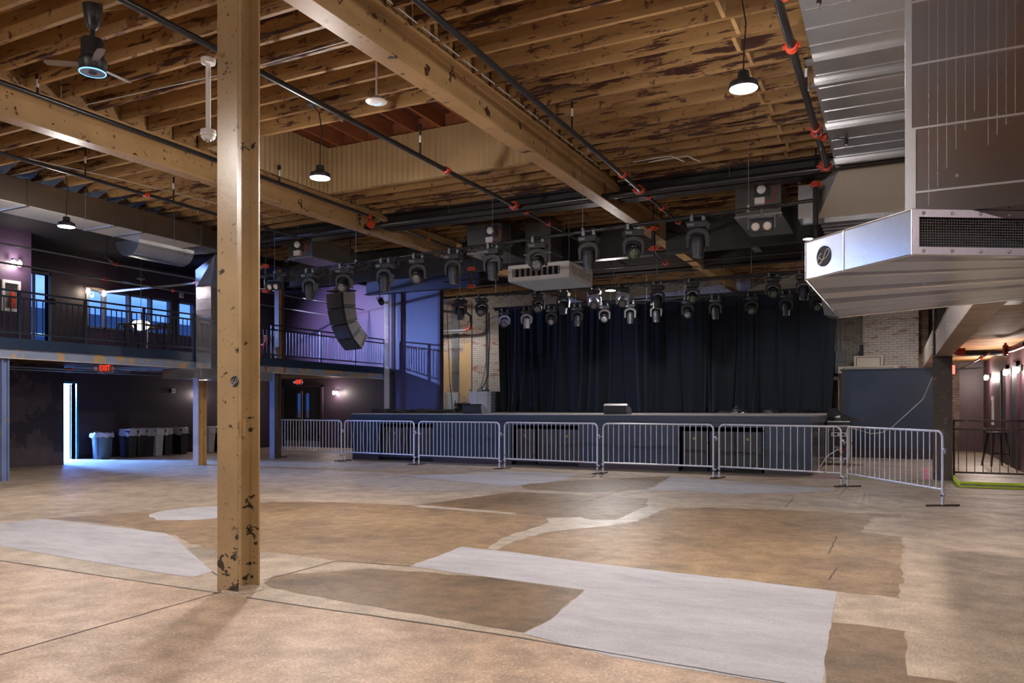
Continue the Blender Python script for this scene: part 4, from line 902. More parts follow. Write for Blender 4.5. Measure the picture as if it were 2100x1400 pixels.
# metal boxes with smoke detectors
def ductbox(x0, x1, y0, y1, z0, z1, label, mat, det=None, lid=True):
    t = thing('duct_box', label, 'duct', ((x0+x1)/2, y0, z0))
    MB().box(x0, x1, y0, y1, z0, z1).build('duct_body', mat, t)
    MB().box(x0-0.015, x1+0.015, y0-0.01, y1, z0-0.03, z0-0.001).build('bottom_flange', M['galv'], t)
    if det:
        dx, dz = det
        dd = MB().box(dx-0.12, dx+0.12, y0-0.05, y0-0.001, dz-0.05, dz+0.18).build('detector_case', M['lampbody'], t)
        MB().lathe([(0.075, 0), (0.07, 0.03), (0.03, 0.045)], (0, 0, 0), 16, 0, Matrix.Translation((dx, y0-0.05, dz+0.07)) @ Matrix.Rotation(PI/2, 4, 'X')).build('detector_dome', M['whitetag'], dd, smooth=True)
        MB().box(dx-0.11, dx+0.05, y0-0.055, y0-0.001, dz-0.16, dz-0.055).build('control_case', M['whitetag'], dd)
        MB().tube([(dx+0.1, y0-0.02, dz+0.15), (dx+0.22, y0-0.02, dz+0.05), (dx+0.18, y0-0.02, dz-0.12), (dx+0.05, y0-0.02, dz-0.14)], 0.008, 6).build('red_wire', M['redcoup'], dd)
    for x in (x0+0.02, x1-0.02): thinrod(x, y0+0.1, z0, zc(y0), t)
    return t
ductbox(-12.05, -11.38, 13.15, 14.6, 4.70, 5.10, 'dark metal duct box with a smoke detector just right of the foreground column', M['galv_dark'], (-11.75, 4.90))
ductbox(-8.02, -7.22, 14.05, 15.3, 4.62, 5.22, 'metal duct box with a smoke detector left of the white air diffuser', M['galv_dark'], (-7.45, 4.95))
ductbox(-2.43, -1.70, 13.3, 14.9, 4.60, 5.12, 'metal duct box with a smoke detector above the right double lamp', M['galv_dark'], (-2.0, 4.92))
# white air diffuser
dx0, dx1, dy0, dy1 = -7.22, -5.86, 14.35, 15.72
t = thing('air_diffuser', 'square white four-way air diffuser hanging from a metal duct', 'diffuser', (-6.5, 15, 4.0))
MB().box(dx0+0.02, dx1-0.02, dy0+0.02, dy1-0.02, 4.0, 4.02).build('bottom_plate', paint('pale_blue_plate', (0.42, 0.48, 0.52), (0.36, 0.42, 0.46), 0.4), t)
MB().box(dx0+0.02, dx1-0.02, dy0+0.02, dy1-0.02, 4.33, 4.345).build('top_plate', M['galv'], t)
def register(x0, x1, y0, y1, axis):
    b = MB(); z0, z1 = 4.02, 4.33; f = 0.07
    if axis == 'x':
        b.box(x0, x1, y0, y1, z0, z0+f).box(x0, x1, y0, y1, z1-f, z1).box(x0, x0+0.1, y0, y1, z0+f, z1-f).box(x1-0.2, x1, y0, y1, z0+f, z1-f)
        r = b.build('register_frame', M['whitemetal'], t)
        for i in range(9): MB().box(x0+0.12+i*0.125, x0+0.13+i*0.125, y0+0.01, y0+0.10, z0+f, z1-f).build('vane', M['whitemetal'], r)
        MB().box(x0+0.1, x1-0.2, y0+0.12, y0+0.14, z0+f, z1-f).build('dark_back', M['dark'], r)
    else:
        b.box(x0, x1, y0, y1, z0, z0+f).box(x0, x1, y0, y1, z1-f, z1).box(x0, x1, y0, y0+0.14, z0+f, z1-f).box(x0, x1, y1-0.14, y1, z0+f, z1-f)
        r = b.build('register_frame', M['whitemetal'], t)
        for i in range(9): MB().box(x1-0.10, x1-0.01, y0+0.16+i*0.125, y0+0.17+i*0.125, z0+f, z1-f).build('vane', M['whitemetal'], r)
        MB().box(x1-0.14, x1-0.12, y0+0.14, y1-0.14, z0+f, z1-f).build('dark_back', M['dark'], r)
register(dx0, dx1, dy0, dy0+0.03, 'x'); register(dx1-0.03, dx1, dy0+0.03, dy1, 'y')
MB().box(dx0, dx1, dy1-0.03, dy1, 4.02, 4.33).box(dx0, dx0+0.03, dy0+0.03, dy1-0.03, 4.02, 4.33).build('rear_panels', M['whitemetal'], t)
MB().box(-7.0, -6.42, 14.72, 15.28, 4.345, 5.36).build('neck_duct', M['galv_dark'], t)
MB().box(-7.03, -6.39, 14.69, 15.31, 4.60, 4.625).build('neck_flange', M['galv_bright'], t)
for x in (dx0+0.02, dx1-0.02): thinrod(x, dy0+0.05, 4.33, zc(14.4), t)
thinrod(dx1-0.03, dy1-0.05, 4.33, zc(15), t)
# hanging devices
q = P(427, 124, z=5.25)
t = thing('dome_camera', 'white camera on a white pole hanging from the ceiling left of the column', 'camera', (q.x, q.y, 4.35))
MB().lathe([(0.02, 0.0), (0.075, 0.002), (0.08, 0.02), (0.08, 0.055), (0.07, 0.06)], (q.x, q.y, 5.21), 24).build('ceiling_plate', M['white'], t, smooth=True)
MB().tube([(q.x, q.y, 4.47), (q.x, q.y, 5.21)], 0.028, 14).build('pole', M['white'], t, smooth=True)
MB().lathe([(0.03, 0.12), (0.082, 0.105), (0.086, 0.06), (0.075, 0.045), (0.078, 0.03), (0.055, 0.0)], (q.x, q.y, 4.37), 24).build('camera_body', M['white'], t, smooth=True)
MB().lathe([(0.034, 0.02), (0.028, -0.004), (0.012, -0.018)], (q.x, q.y, 4.36), 16).build('lens', M['chrome'], t, smooth=True)
q = P(772, 150, z=5.22)
t = thing('wireless_access_point', 'white saucer-shaped device with a small blue light hanging under the joists', 'device', (q.x, q.y, 4.85))
z_ = 4.90
MB().tube([(q.x, q.y, z_+0.04), (q.x, q.y, zc(q.y)+0.278)], 0.012, 8).build('stem', M['whitetag'], t)
MB().lathe([(0.02, 0.06), (0.055, 0.05), (0.055, 0.025)], (q.x, q.y, z_), 20).build('mount', M['conduit'], t, smooth=True)
MB().lathe([(0.055, 0.025), (0.12, 0.0), (0.124, -0.006), (0.115, -0.014), (0.05, -0.022)], (q.x, q.y, z_), 28).build('saucer', M['white'], t, smooth=True)
MB().tube([(q.x-0.045, q.y+0.0, z_-0.023), (q.x-0.02, q.y+0.035, z_-0.023), (q.x+0.015, q.y+0.04, z_-0.023), (q.x+0.045, q.y+0.02, z_-0.023)], 0.005, 6).build('status_light', M['blueglow'], t)
q = P(190, 12, z=5.27)
t = thing('ceiling_fan', 'black cylindrical ceiling fan near the top left corner with a blue ring', 'fan', (q.x, q.y, 4.66))
MB().lathe([(0.03, -0.24), (0.06, -0.20), (0.085, -0.05), (0.09, 0.0)], (q.x, q.y, 5.27), 24).build('canopy', M['lampbody'], t, smooth=True)
MB().tube([(q.x, q.y, 4.95), (q.x, q.y, 5.05)], 0.022, 12).build('downrod', M['lampbody'], t, smooth=True)
MB().lathe([(0.05, 0.02), (0.10, 0.0), (0.104, -0.02), (0.104, -0.19)], (q.x, q.y, 4.94), 28).build('motor', M['lampbody'], t, smooth=True)
MB().lathe([(0.104, 0.0), (0.128, -0.02), (0.13, -0.05), (0.118, -0.075), (0.118, -0.13)], (q.x, q.y, 4.76), 28).build('hub', M['lampbody'], t, smooth=True)
MB().lathe([(0.117, 0.0), (0.117, -0.004)], (q.x, q.y, 4.628), 28).lathe([(0.035, 0), (0.035, -0.006)], (q.x, q.y, 4.626), 16, 1).build('bottom_disc', [M['frost'], M['dark']], t)
MB().tube(arc((q.x, q.y), 0.115, 0, 2*PI, 30, 'xy', 4.627), 0.006, 6).build('blue_ring', M['blueglow'], t)
bm_ = paint('fan_blade', (0.20, 0.15, 0.11), (0.16, 0.12, 0.09), 0.5)
for k in range(3):
    Mx = Matrix.Translation((q.x, q.y, 4.70)) @ Matrix.Rotation(math.radians(95+120*k), 4, 'Z') @ Matrix.Rotation(math.radians(12), 4, 'X')
    MB().prism([(0.11, -0.03), (0.30, -0.045), (0.42, -0.04), (0.44, 0.0), (0.42, 0.035), (0.30, 0.04), (0.11, 0.03)], 'z', -0.003, 0.003, 0, Mx).build('blade', bm_, t)
# cables and conduits tacked to the ceiling
def cable(pts, r, mat, label, name='cable'): return tag(MB().tube(pts, r, 6).build(name, mat), label, 'cable')
cable([(-4.37, 2.0, 5.27), (-4.37, 7.0, 5.31), (-4.37, 12.0, 5.35)], 0.008, M['cablewhite'], 'thin white cable along the top of the centre beam')
y = JYS[10]-0.05; cable([(-4.3, 5.8, 5.24), (-3.0, 5.85, 5.24), (-1.5, 5.88, 5.25), (-0.9, 5.9, 5.25)], 0.007, M['cablewhite'], 'thin white cable across the joists near the top of the right bay')
cable([(-9.2, 6.4, 5.24), (-8.0, 6.44, 5.23), (-6.6, 6.5, 5.22), (-5.2, 6.5, 5.24), (-4.7, 6.52, 5.25)], 0.007, M['cablewhite'], 'thin white cable crossing the joists beside the saucer-shaped device')
cable([(-12.8, 5.6, 5.20), (-12.0, 6.6, 5.19), (-11.4, 8.5, 5.14), (-11.2, 10.5, 5.16), (-11.1, 12.0, 5.2)], 0.007, M['cablewhite'], 'long slack white cable in the left bay above the lamp')
for k, (u, v, la) in enumerate(((1340, 318, 'lower curved white cable loop under the right bay joists'), (1372, 318, 'upper curved white cable loop under the right bay joists'))):
    p = P(u, v, z=5.25); cable([(p.x-0.35, p.y+0.1, 5.22), (p.x, p.y, 5.20), (p.x+0.3, p.y-0.12, 5.16), (p.x+0.5, p.y-0.1, 5.05)], 0.009, M['cablewhite'], la)
# ================================================================ STAGE LIGHTING
def make_head(kind, body, lens):
    """moving head light hanging from a pipe at its origin"""
    t = thing('moving_head_light', '', 'stage light')
    for s in (-1, 1):
        MB().box(s*0.085-0.022, s*0.085+0.022, -0.035, 0.035, -0.085, 0.0).tube([(s*0.085-0.022, 0, 0), (s*0.085+0.022, 0, 0)], 0.036, 10).build('clamp', M['conduit'], t, world=False)
    base = MB().hexa([(-0.135, -0.10, -0.185), (0.135, -0.10, -0.185), (0.135, 0.10, -0.185), (-0.135, 0.10, -0.185)], [(-0.16, -0.125, -0.105), (0.16, -0.125, -0.105), (0.16, 0.125, -0.105), (-0.16, 0.125, -0.105)])\
        .box(-0.14, 0.14, -0.11, 0.11, -0.105, -0.088).build('base', M['fix'], t, world=False, bevel=0.008)
    MB().box(-0.13, -0.03, -0.128, -0.124, -0.165, -0.125).build('display', M['frost'], base, world=False)
    # yoke: arch swept round the head
    b = MB(); N = 14; outer = []; inner = []
    for i in range(N+1):
        a = PI*i/N
        outer.append((-0.165*math.cos(a), -0.30+0.115*math.sin(a))); inner.append((-0.118*math.cos(a), -0.32+0.075*math.sin(a)))
    outer = [(-0.150, -0.455)]+outer+[(0.150, -0.455)]; inner = [(-0.118, -0.455)]+inner+[(0.118, -0.455)]
    n = len(outer)
    for i in range(n-1):
        o1, o2, i2, i1 = outer[i], outer[i+1], inner[i+1], inner[i]
        b.hexa([(o1[0], -0.055, o1[1]), (o2[0], -0.055, o2[1]), (i2[0], -0.055, i2[1]), (i1[0], -0.055, i1[1])], [(o1[0], 0.055, o1[1]), (o2[0], 0.055, o2[1]), (i2[0], 0.055, i2[1]), (i1[0], 0.055, i1[1])])
    b.build('yoke', body, t, world=False, smooth=True)
    tilt = math.radians(0 if kind == 'down' else 62)
    Mx = Matrix.Translation((0, 0, -0.40)) @ Matrix.Rotation(-tilt, 4, 'X')
    if kind == 'down': prof = [(0.060, 0.10), (0.092, 0.085), (0.108, 0.02), (0.104, -0.08), (0.090, -0.12), (0.088, -0.20)]
    else: prof = [(0.060, 0.12), (0.095, 0.10), (0.112, 0.02), (0.112, -0.08), (0.104, -0.125), (0.102, -0.15)]
    hd = MB().lathe(prof, (0, 0, 0), 22, 0, Mx).build('head', body, t, world=False, smooth=True)
    rl = prof[-1][0]; zl = prof[-1][1]
    MB().lathe([(rl*0.98, zl+0.002), (rl*0.98, zl-0.012), (rl*0.78, zl-0.012), (rl*0.76, zl+0.002)], (0, 0, 0), 22, 0, Mx).build('lens_ring', M['lampbody'], hd, world=False, smooth=True)
    MB().lathe([(rl*0.74, zl-0.002), (rl*0.6, zl-0.012), (rl*0.25, zl-0.018)], (0, 0, 0), 22, 0, Mx).build('lens', lens, hd, world=False, smooth=True)
    MB().box(-0.035, 0.03, -rl*1.06, -rl*0.98, -0.10, -0.085, 0, Mx).build('badge', M['whitetag'], hd, world=False)
    return t
protos = {}
def head_at(key, loc, label, group, rz=0.0):
    if key not in protos:
        k, body, lens = key.split('|'); protos[key] = o = make_head(k, M[body], M[lens])
    else: o = copy_tree(protos[key])
    o.location = loc; o.rotation_euler = (0, 0, rz); o['label'] = label; o['category'] = 'stage light'; o['group'] = group
    return o
D, Aim = 'down|fix|lens_c', 'aim|fix|lens_c'; AG = 'aim|fix|lens_g'; DS, AS = 'down|fix_lit|lens_c', 'aim|fix_lit|lens_c'
# front pipe, slightly skewed
def fp(u): return P(u, 566-0.137*(u-534), z=4.2)
a, b_ = fp(470), fp(1668)
tr = thing('lighting_pipe', 'front lighting pipe carrying the ten largest moving heads', 'pipe', tuple((a+b_)/2))
MB().tube([a, b_], 0.026, 12).build('pipe', M['pipe'], tr, smooth=True)
rot1 = math.atan2((b_-a).y, (b_-a).x)
for u in (563, 730, 1010, 1195, 1535):
    p = fp(u); MB().tube([(p.x, p.y, p.z), (p.x, p.y, zc(p.y))], 0.004, 5).box(p.x-0.015, p.x+0.015, p.y-0.02, p.y+0.02, p.z-0.04, p.z+0.06).build('hanger_wire', M['conduit'], tr)
F1 = [(636, D, 'pointing down, leftmost of the front row'), (706, Aim, 'aimed at the viewer, just above the curved speaker array'),
      (790, D, 'pointing down, right of the curved speaker array'), (858, Aim, 'aimed at the viewer, in front of the tall blue panel'),
      (931, D, 'pointing down, just right of the tall blue panel'), (1011, D, 'pointing down, below the duct box beside the white diffuser'),
      (1103, Aim, 'aimed at the viewer, overlapping the white diffuser'), (1208, D, 'pointing down, at the right corner of the white diffuser'),
      (1298, AG, 'with green lens, under the end of the flaking beam'), (1431, D, 'pointing down, rightmost of the front row')]
for u, k, la in F1:
    head_at(k, fp(u), 'large black moving head light '+la, 'moving heads on the front pipe', rot1+(0.35 if k == Aim else (0.55 if k == AG else 0.15)))
# cable bundle draped along the pipe
def bundle(parent, pts, amp, k, label=None):
    for j in range(k):
        rs = random.Random(j*7+3); L = []
        for i, p in enumerate(pts):
            L.append((p[0]+rs.uniform(-0.03, 0.03), p[1]+rs.uniform(-0.05, 0.05), p[2]-abs(rs.gauss(0, amp))+0.02))
        MB().tube(L, 0.008, 5).build('cable', M['cable'], parent)
bundle(tr, [fp(u) for u in range(545, 1060, 13)], 0.07, 4); bundle(tr, [fp(u) for u in range(1060, 1660, 24)], 0.03, 2)
def loops(parent, us, seed, n=3):
    rs = random.Random(seed)
    for u in us:
        c = fp(u) if not callable(us) else None
        for j in range(n):
            w, h = rs.uniform(0.05, 0.16), rs.uniform(0.08, 0.24)
            L = [(c.x+w*math.sin(2*PI*i/12), c.y-0.04+rs.uniform(-0.02, 0.02), c.z-h/2+h/2*math.cos(2*PI*i/12)) for i in range(12)]
            MB().tube(L, 0.007, 5).build('cable_loop', M['cable'], parent)
loops(tr, (592, 608, 622, 660, 672, 738, 748, 815), 5)
def blinder(u, label, dv=0):
    p = fp(u); t = thing('twin_lamp_fixture', label, 'stage light', tuple(p), rot1+0.2)
    MB().box(-0.02, 0.02, -0.03, 0.03, -0.12, 0).build('clamp', M['lampbody'], t, world=False)
    MB().box(-0.17, 0.17, -0.02, 0.04, -0.15, -0.12).box(-0.185, -0.165, -0.02, 0.04, -0.30, -0.12).box(0.165, 0.185, -0.02, 0.04, -0.30, -0.12).build('bracket', M['lampbody'], t, world=False)
    Mx = Matrix.Translation((0, 0, -0.25)) @ Matrix.Rotation(math.radians(18), 4, 'X')
    bd = MB().box(-0.16, 0.16, -0.08, 0.06, -0.085, 0.075, 0, Mx).build('body', M['fix'], t, world=False, bevel=0.01)
    for s in (-1, 1):
        M2 = Mx @ Matrix.Translation((s*0.078, -0.08, -0.005)) @ Matrix.Rotation(PI/2, 4, 'X')
        MB().lathe([(0.070, 0), (0.072, 0.018), (0.060, 0.018), (0.058, 0.004)], (0, 0, 0), 22, 0, M2).build('ring', M['lampbody'], bd, world=False, smooth=True)
        MB().lathe([(0.058, 0.003), (0.045, 0.012), (0.015, 0.015)], (0, 0, 0), 22, 0, M2).build('lamp_face', M['blinder'], bd, world=False, smooth=True)
    return t
blinder(564, 'black fixture with two round lamps beside the foreground column')
blinder(1562, 'black fixture with two round lamps under the right duct box')
# second and third rows
def xrow(y, z, u0, u1, label):
    t = thing('lighting_pipe', label, 'pipe', (XY((u0+u1)/2, y), y, z))
    MB().tube([(XY(u0, y), y, z), (XY(u1, y), y, z)], 0.026, 12).build('pipe', M['pipe'], t, smooth=True)
    MB().tube([(XY(u0, y), y+0.03, z+0.42), (XY(u1, y), y+0.03, z+0.42)], 0.016, 8).build('upper_pipe', M['pipe'], t, smooth=True)
    n = 9
    for i in range(n):
        x = XY(u0, y)+(XY(u1, y)-XY(u0, y))*(i+0.5)/n; MB().tube([(x, y, z), (x, y, zc(y))], 0.006, 5).build('hanger_wire', M['conduit'], t)
    pts = [(XY(u, y), y, z) for u in range(int(u0), int(u1), 16)]
    bundle(t, pts, 0.06, 3)
    return t
Y2, Y3, Z2 = 17.5, 20.3, 4.30
xrow(Y2, Z2, 908, 1700, 'middle lighting pipe hanging above the front edge of the stage')
xrow(Y3, Z2, 1015, 1705, 'rear lighting pipe hanging just in front of the black curtain')
F2 = [(945, D, 'black', 'pointing down in front of the plastered wall'), (988, Aim, 'black', 'aimed at the viewer before the bare brick'),
      (1104, Aim, 'black', 'aimed at the viewer below the white diffuser corner'), (1155, D, 'black', 'pointing down directly below the white diffuser'),
      (1219, AS, 'silver-lit', 'aimed at the viewer just left of the small lit lamp'), (1277, AS, 'silver-lit', 'aimed at the viewer just right of the small lit lamp'),
      (1348, D, 'black', 'pointing down, second to the right of the small lit lamp'), (1420, AG, 'black', 'with green lens at a sprinkler pipe'),
      (1585, AG, 'black', 'with green lens, near the right end of the middle row'), (1648, D, 'black', 'pointing down, last of the middle row beside the silver hood')]
for u, k, c, la in F2: head_at(k, (XY(u, Y2), Y2, Z2), c+' middle-row moving head '+la, 'moving heads on the middle pipe', 0.25 if 'aim' in k else 0.1)
F3 = [(1035, AS, 'silver', 'aimed at the viewer at the left edge of the curtain'), (1080, DS, 'silver', 'pointing down, second from the curtain edge at left'),
      (1131, Aim, 'black', 'aimed at the viewer, third from the left'), (1184, D, 'black', 'pointing down, fourth from the left edge of the curtain'),
      (1240, Aim, 'black', 'aimed at the viewer between two silver-lit ones'), (1293, D, 'black', 'pointing down right of the second silver-lit one'),
      (1346, D, 'black', 'pointing down directly beneath a middle-row one'), (1410, Aim, 'black', 'aimed at the viewer beneath the green-lensed middle-row one'),
      (1467, D, 'black', 'pointing down over the middle-right of the curtain'), (1541, AG, 'black', 'with green lens over the right half of the curtain'),
      (1612, D, 'black', 'pointing down, next to last at the right'), (1675, AG, 'black', 'with green lens partly hidden by the silver hood')]
for u, k, c, la in F3: head_at(k, (XY(u, Y3), Y3, Z2), 'small '+c+' rear-row moving head '+la, 'moving heads on the rear pipe', 0.25 if 'aim' in k else 0.1)
# line arrays ------------------------------------------------------------
def line_array(loc, rz, label, mirror=1):
    t = thing('line_array_speaker', label, 'speaker', loc, rz)
    # side profile (y, z): front curve and back curve
    fr = [(0.0, 1.30), (0.03, 0.93), (0.13, 0.56), (0.31, 0.24), (0.56, 0.0)]
    bk = [(0.37, 1.33), (0.385, 0.95), (0.44, 0.66), (0.56, 0.50), (0.74, 0.34)]
    W = 0.30
    for i in range(4):
        f1, f2, b1, b2 = fr[i], fr[i+1], bk[i], bk[i+1]; g = 0.008
        def up(a, b, s): return (a[0]+(b[0]-a[0])*s, a[1]+(b[1]-a[1])*s)
        f1, f2, b1, b2 = up(f1, f2, 0.02), up(f2, f1, 0.02), up(b1, b2, 0.02), up(b2, b1, 0.02)
        m = MB().prism([f1, f2, b2, b1], 'x', -W, W).build('cabinet', M['spk'], t, world=False, bevel=0.006)
        MB().prism([up(f1, b1, 0.06), up(f2, b2, 0.06), up(b2, f2, 0.02), up(b1, f1, 0.02)], 'x', W, W+0.006).build('side_panel', paint('speaker_side_lit', (0.30, 0.29, 0.31), (0.24, 0.23, 0.25), 0.45) if 'speaker_side_lit' not in bpy.data.materials else bpy.data.materials['speaker_side_lit'], m, world=False)  # grey cheek, made paler to stand in for light from the right
        # grille panels on the front, two flat and a curved flare at the side
        d = Vector((f2[0]-f1[0], f2[1]-f1[1])); nn = Vector((d.y, -d.x)).normalized()
        if nn.x > 0: nn = -nn
        def F(x, s, k): return (x, f1[0]+d.x*s+nn.x*k, f1[1]+d.y*s+nn.y*k)
        gm = MB()
        for (xa, xb, ka, kb) in ((-W+0.01, 0.10, 0.02, 0.02), (0.105, 0.26, 0.02, 0.012)):
            gm.hexa([F(xa, 0.03, 0), F(xb, 0.03, 0), F(xb, 0.97, 0), F(xa, 0.97, 0)], [F(xa, 0.03, ka), F(xb, 0.03, kb), F(xb, 0.97, kb), F(xa, 0.97, ka)])
        gm.build('grille', M['grille'], m, world=False)
        # metal link plate on the visible side
        for s in (-1, 1):
            q1, q2 = up(b2, f2, 0.04), up(b2, f2, 0.96); q3, q4 = up(q2, up(b1, f1, 0.96), 0.22), up(q1, up(b1, f1, 0.04), 0.22)
            MB().prism([q1, q2, q3, q4], 'x', s*W, s*(W+0.012)).build('link_plate', M['frost'], m, world=False)
            for q in (up(q1, q2, 0.06), up(q1, q2, 0.94)):
                c = up(q, up(q4, q3, 0.5), 0.15); MB().box(s*(W+0.012)-0.004, s*(W+0.012)+0.004, c[0]-0.012, c[0]+0.012, c[1]-0.012, c[1]+0.012).build('pin', M['chrome'], m, world=False)
    MB().box(-W, W, 0.0, 0.40, 1.345, 1.375).box(-0.04, 0.04, 0.0, 0.4, 1.375, 1.42).build('fly_frame', M['lampbody'], t, world=False)
    hz = zc(loc[1])-loc[2]
    b = MB()
    for x in (-0.25, 0.25):
        for y in (0.05, 0.35): b.tube([(x, y, 1.375), (0 if False else x*0.6, y, hz)], 0.006, 5)
    b.build('suspension_cable', M['conduit'], t, world=False)
    MB().tube([(0.05, 0.38, 1.40), (0.06, 0.42, hz)], 0.022, 8).build('chain_bag', M['cable'], t, world=False)
    return t
q = P(706, 716, d=18.3)
line_array((q.x-0.05, q.y-0.30, q.z), math.radians(-14), 'curved black hanging speaker array left of the stage')
q = P(1790, 640, d=14.8)
q = P(1703, 655, d=14.5)
t = thing('speaker_cluster', 'grey edge of a hanging speaker peeking out below the silver hood', 'speaker', (q.x+0.25, q.y, q.z-0.1))
MB().hexa([(q.x-0.10, q.y-0.1, q.z+0.08), (q.x+0.12, q.y-0.1, q.z+0.03), (q.x+0.14, q.y+0.4, q.z+0.03), (q.x-0.06, q.y+0.4, q.z+0.08)], [(q.x-0.19, q.y-0.1, q.z+0.6), (q.x+0.3, q.y-0.1, q.z+0.6), (q.x+0.3, q.y+0.4, q.z+0.6), (q.x-0.17, q.y+0.4, q.z+0.6)]).build('cabinet', paint('grey_cabinet', (0.10, 0.105, 0.115)), t, bevel=0.01)
MB().tube([(q.x+0.2, q.y+0.1, q.z+0.59), (q.x+0.2, q.y+0.1, zc(q.y)+0.278)], 0.006, 5).build('suspension_cable', M['conduit'], t)
# small lit spot above the silver hood
q = P(1657, 490, d=13.2)
t = thing('spot_lamp', 'small lit lamp right above the left edge of the silver hood', 'lamp', tuple(q))
MB().lathe([(0.06, 0.05), (0.085, 0.02), (0.085, 0.0)], tuple(q), 18).build('housing', M['lampbody'], t); MB().lathe([(0.08, -0.003), (0.078, 0.001)], tuple(q), 18).build('lens', M['lamp_on'], t)
MB().tube([(q.x, q.y, q.z+0.05), (q.x, q.y, zc(q.y)+0.278)], 0.006, 6).build('cord', M['lampbody'], t)
# ================================================================ STAGE
SX0, SX1, SY, SZ = -13.3, -1.58, 17.0, 1.25
st = thing('stage', 'long dark navy stage with a pale top and three black openings in its front', 'stage', (-7.4, SY, 0))
MB().box(SX0-0.02, SX1+0.02, SY-0.02, YB-0.3, 1.215, SZ).build('deck', M['stagetop'], st)
MB().box(SX0-0.05, SX1+0.03, SY-0.035, SY-0.0, 1.09, 1.225).build('fascia', M['navy'], st)
MB().box(SX0-0.05, SX0, SY, YB-0.3, 1.09, 1.214).build('fascia', M['navy'], st); MB().box(SX1, SX1+0.03, SY, YB-0.3, 1.09, 1.214).build('fascia', M['navy'], st)
ops = [(XY(776, SY), XY(889, SY)), (XY(1049, SY), XY(1187, SY)), (XY(1392, SY), XY(1568, SY))]
edges = [SX0]+[e for o_ in ops for e in o_]+[SX1]
for i in range(0, 8, 2):
    MB().box(edges[i], edges[i+1], SY, SY+0.04, 0.14, 1.09).build('front_panel', M['navy'], st)
    MB().box(edges[i], edges[i+1], SY-0.005, SY+0.04, 0.0, 0.14).build('plinth', M['darkpurple'], st)
MB().box(SX0, SX1, SY+0.001, SY+0.04, 0.98, 1.09).build('rail_above_openings', M['navy'], st)
for a, b in ops:
    MB().box(a, b, SY, SY+0.03, 0.10, 0.135).build('sill', M['navy'], st)
    MB().box(a-0.02, b+0.02, SY+1.05, SY+1.09, 0, 1.2).box(a-0.03, a-0.001, SY+0.041, SY+1.05, 0, 1.2).box(b+0.001, b+0.03, SY+0.041, SY+1.05, 0, 1.2)\
        .box(a, b, SY+0.041, SY+1.05, 0.002, 0.02).build('recess_lining', M['dark'], st)
sp_ = paint('satin_navy_side', (0.022, 0.027, 0.038), (0.016, 0.020, 0.030), 0.22)
MB().box(SX0, SX0+0.03, SY+0.041, YB-0.3, 0, 1.09).build('side_panel', sp_, st); MB().box(SX1-0.03, SX1, SY+0.041, YB-0.3, 0.0, 1.09).build('side_panel', sp_, st)
for oi, (a, b) in enumerate(ops):
    n = 2 if oi == 0 else 3
    w = (b-a-0.10)/n
    nm = ('left', 'middle', 'right')[oi]
    for i in range(n):
        x0 = a+0.05+i*w; x1 = x0+w-0.03; h = 0.88
        pos = (('left', 'right') if n == 2 else ('left', 'middle', 'right'))[i]
        t = thing('subwoofer', 'black subwoofer standing %s in the %s opening under the stage' % (pos, nm), 'speaker', ((x0+x1)/2, SY+0.2, 0.02), 0, 'subwoofers under the stage')
        dy = 0.16 if i != 1 or n == 2 else 0.24
        MB().box(x0, x1, SY+dy, SY+0.95, 0.02, h).build('cabinet', M['spk'], t)
        MB().box(x0+0.015, x1-0.015, SY+dy-0.015, SY+dy-0.001, 0.30, h-0.015).build('grille', M['grille'], t)
        MB().box(x0+0.02, x1-0.02, SY+dy-0.006, SY+dy-0.001, 0.05, 0.27).build('port', M['spk'], t)
        if not (n == 3 and i == 1):
            c = (x0+x1)/2-0.02; g = MB().box(c-0.022, c+0.022, SY+dy-0.02, SY+dy-0.0155, 0.70, 0.745).build('badge', M['yellow'], t)
            MB().box(c-0.012, c+0.014, SY+dy-0.022, SY+dy-0.0201, 0.712, 0.733).build('badge_mark', M['dark'], g)
# curtain ---------------------------------------------------------------
CY = 23.55; CX0, CX1 = XY(1023, CY), -1.50; CZ = 4.78
NX, NZ = 900, 16; rs = random.Random(11)
folds = []; x = CX0+0.15
while x < CX1-0.1:
    folds.append((x, rs.uniform(0.018, 0.075), rs.uniform(0.05, 0.17)*(1 if rs.random() < 0.8 else -0.6), rs.uniform(-0.16, 0.16)))
    x += rs.choice((0.07, 0.10, 0.14, 0.22, 0.30, 0.42, 0.5))*rs.uniform(0.7, 1.25)*(0.7 if x < -8.5 else 1.15)
cv = []
for k in range(NZ+1):
    z = SZ+0.01+(CZ-SZ-0.01)*(k/NZ)**1.15; s = 1-k/NZ
    for i in range(NX+1):
        x = CX0+(CX1-CX0)*i/NX; y = 0.02*math.sin(x*2.1)+0.015*math.sin(x*5.3+1.0)
        for (fx, fw, fa, fs) in folds:
            d = (x-fx-fs*s*s)/(fw*(1+0.9*s))
            if abs(d) < 3.2: y -= fa*math.exp(-d*d)*(0.75+0.45*s)
        hem = 0.06*max(0, 1-k/1.6)*math.sin(x*9+math.sin(x*3.3)*2) if k < 2 else 0
        xx = x+(0.10*s*s*(1-i/60.0) if i < 60 else 0)-(0.16*s*(1-(NX-i)/60.0) if i > NX-60 else 0)
        cv.append((xx, CY+y-abs(hem), z))
fs_ = [(k*(NX+1)+i, k*(NX+1)+i+1, (k+1)*(NX+1)+i+1, (k+1)*(NX+1)+i) for k in range(NZ) for i in range(NX)]
ct = MB().add(cv, fs_).build('stage_curtain', M['curtain'], smooth=True, fix=False)
for p in ct.data.polygons: p.use_smooth = True
sm_ = ct.modifiers.new('thick', 'SOLIDIFY'); sm_.thickness = 0.012; sm_.offset = 0
tag(ct, 'wide black velour curtain hanging across the back of the stage', 'curtain')
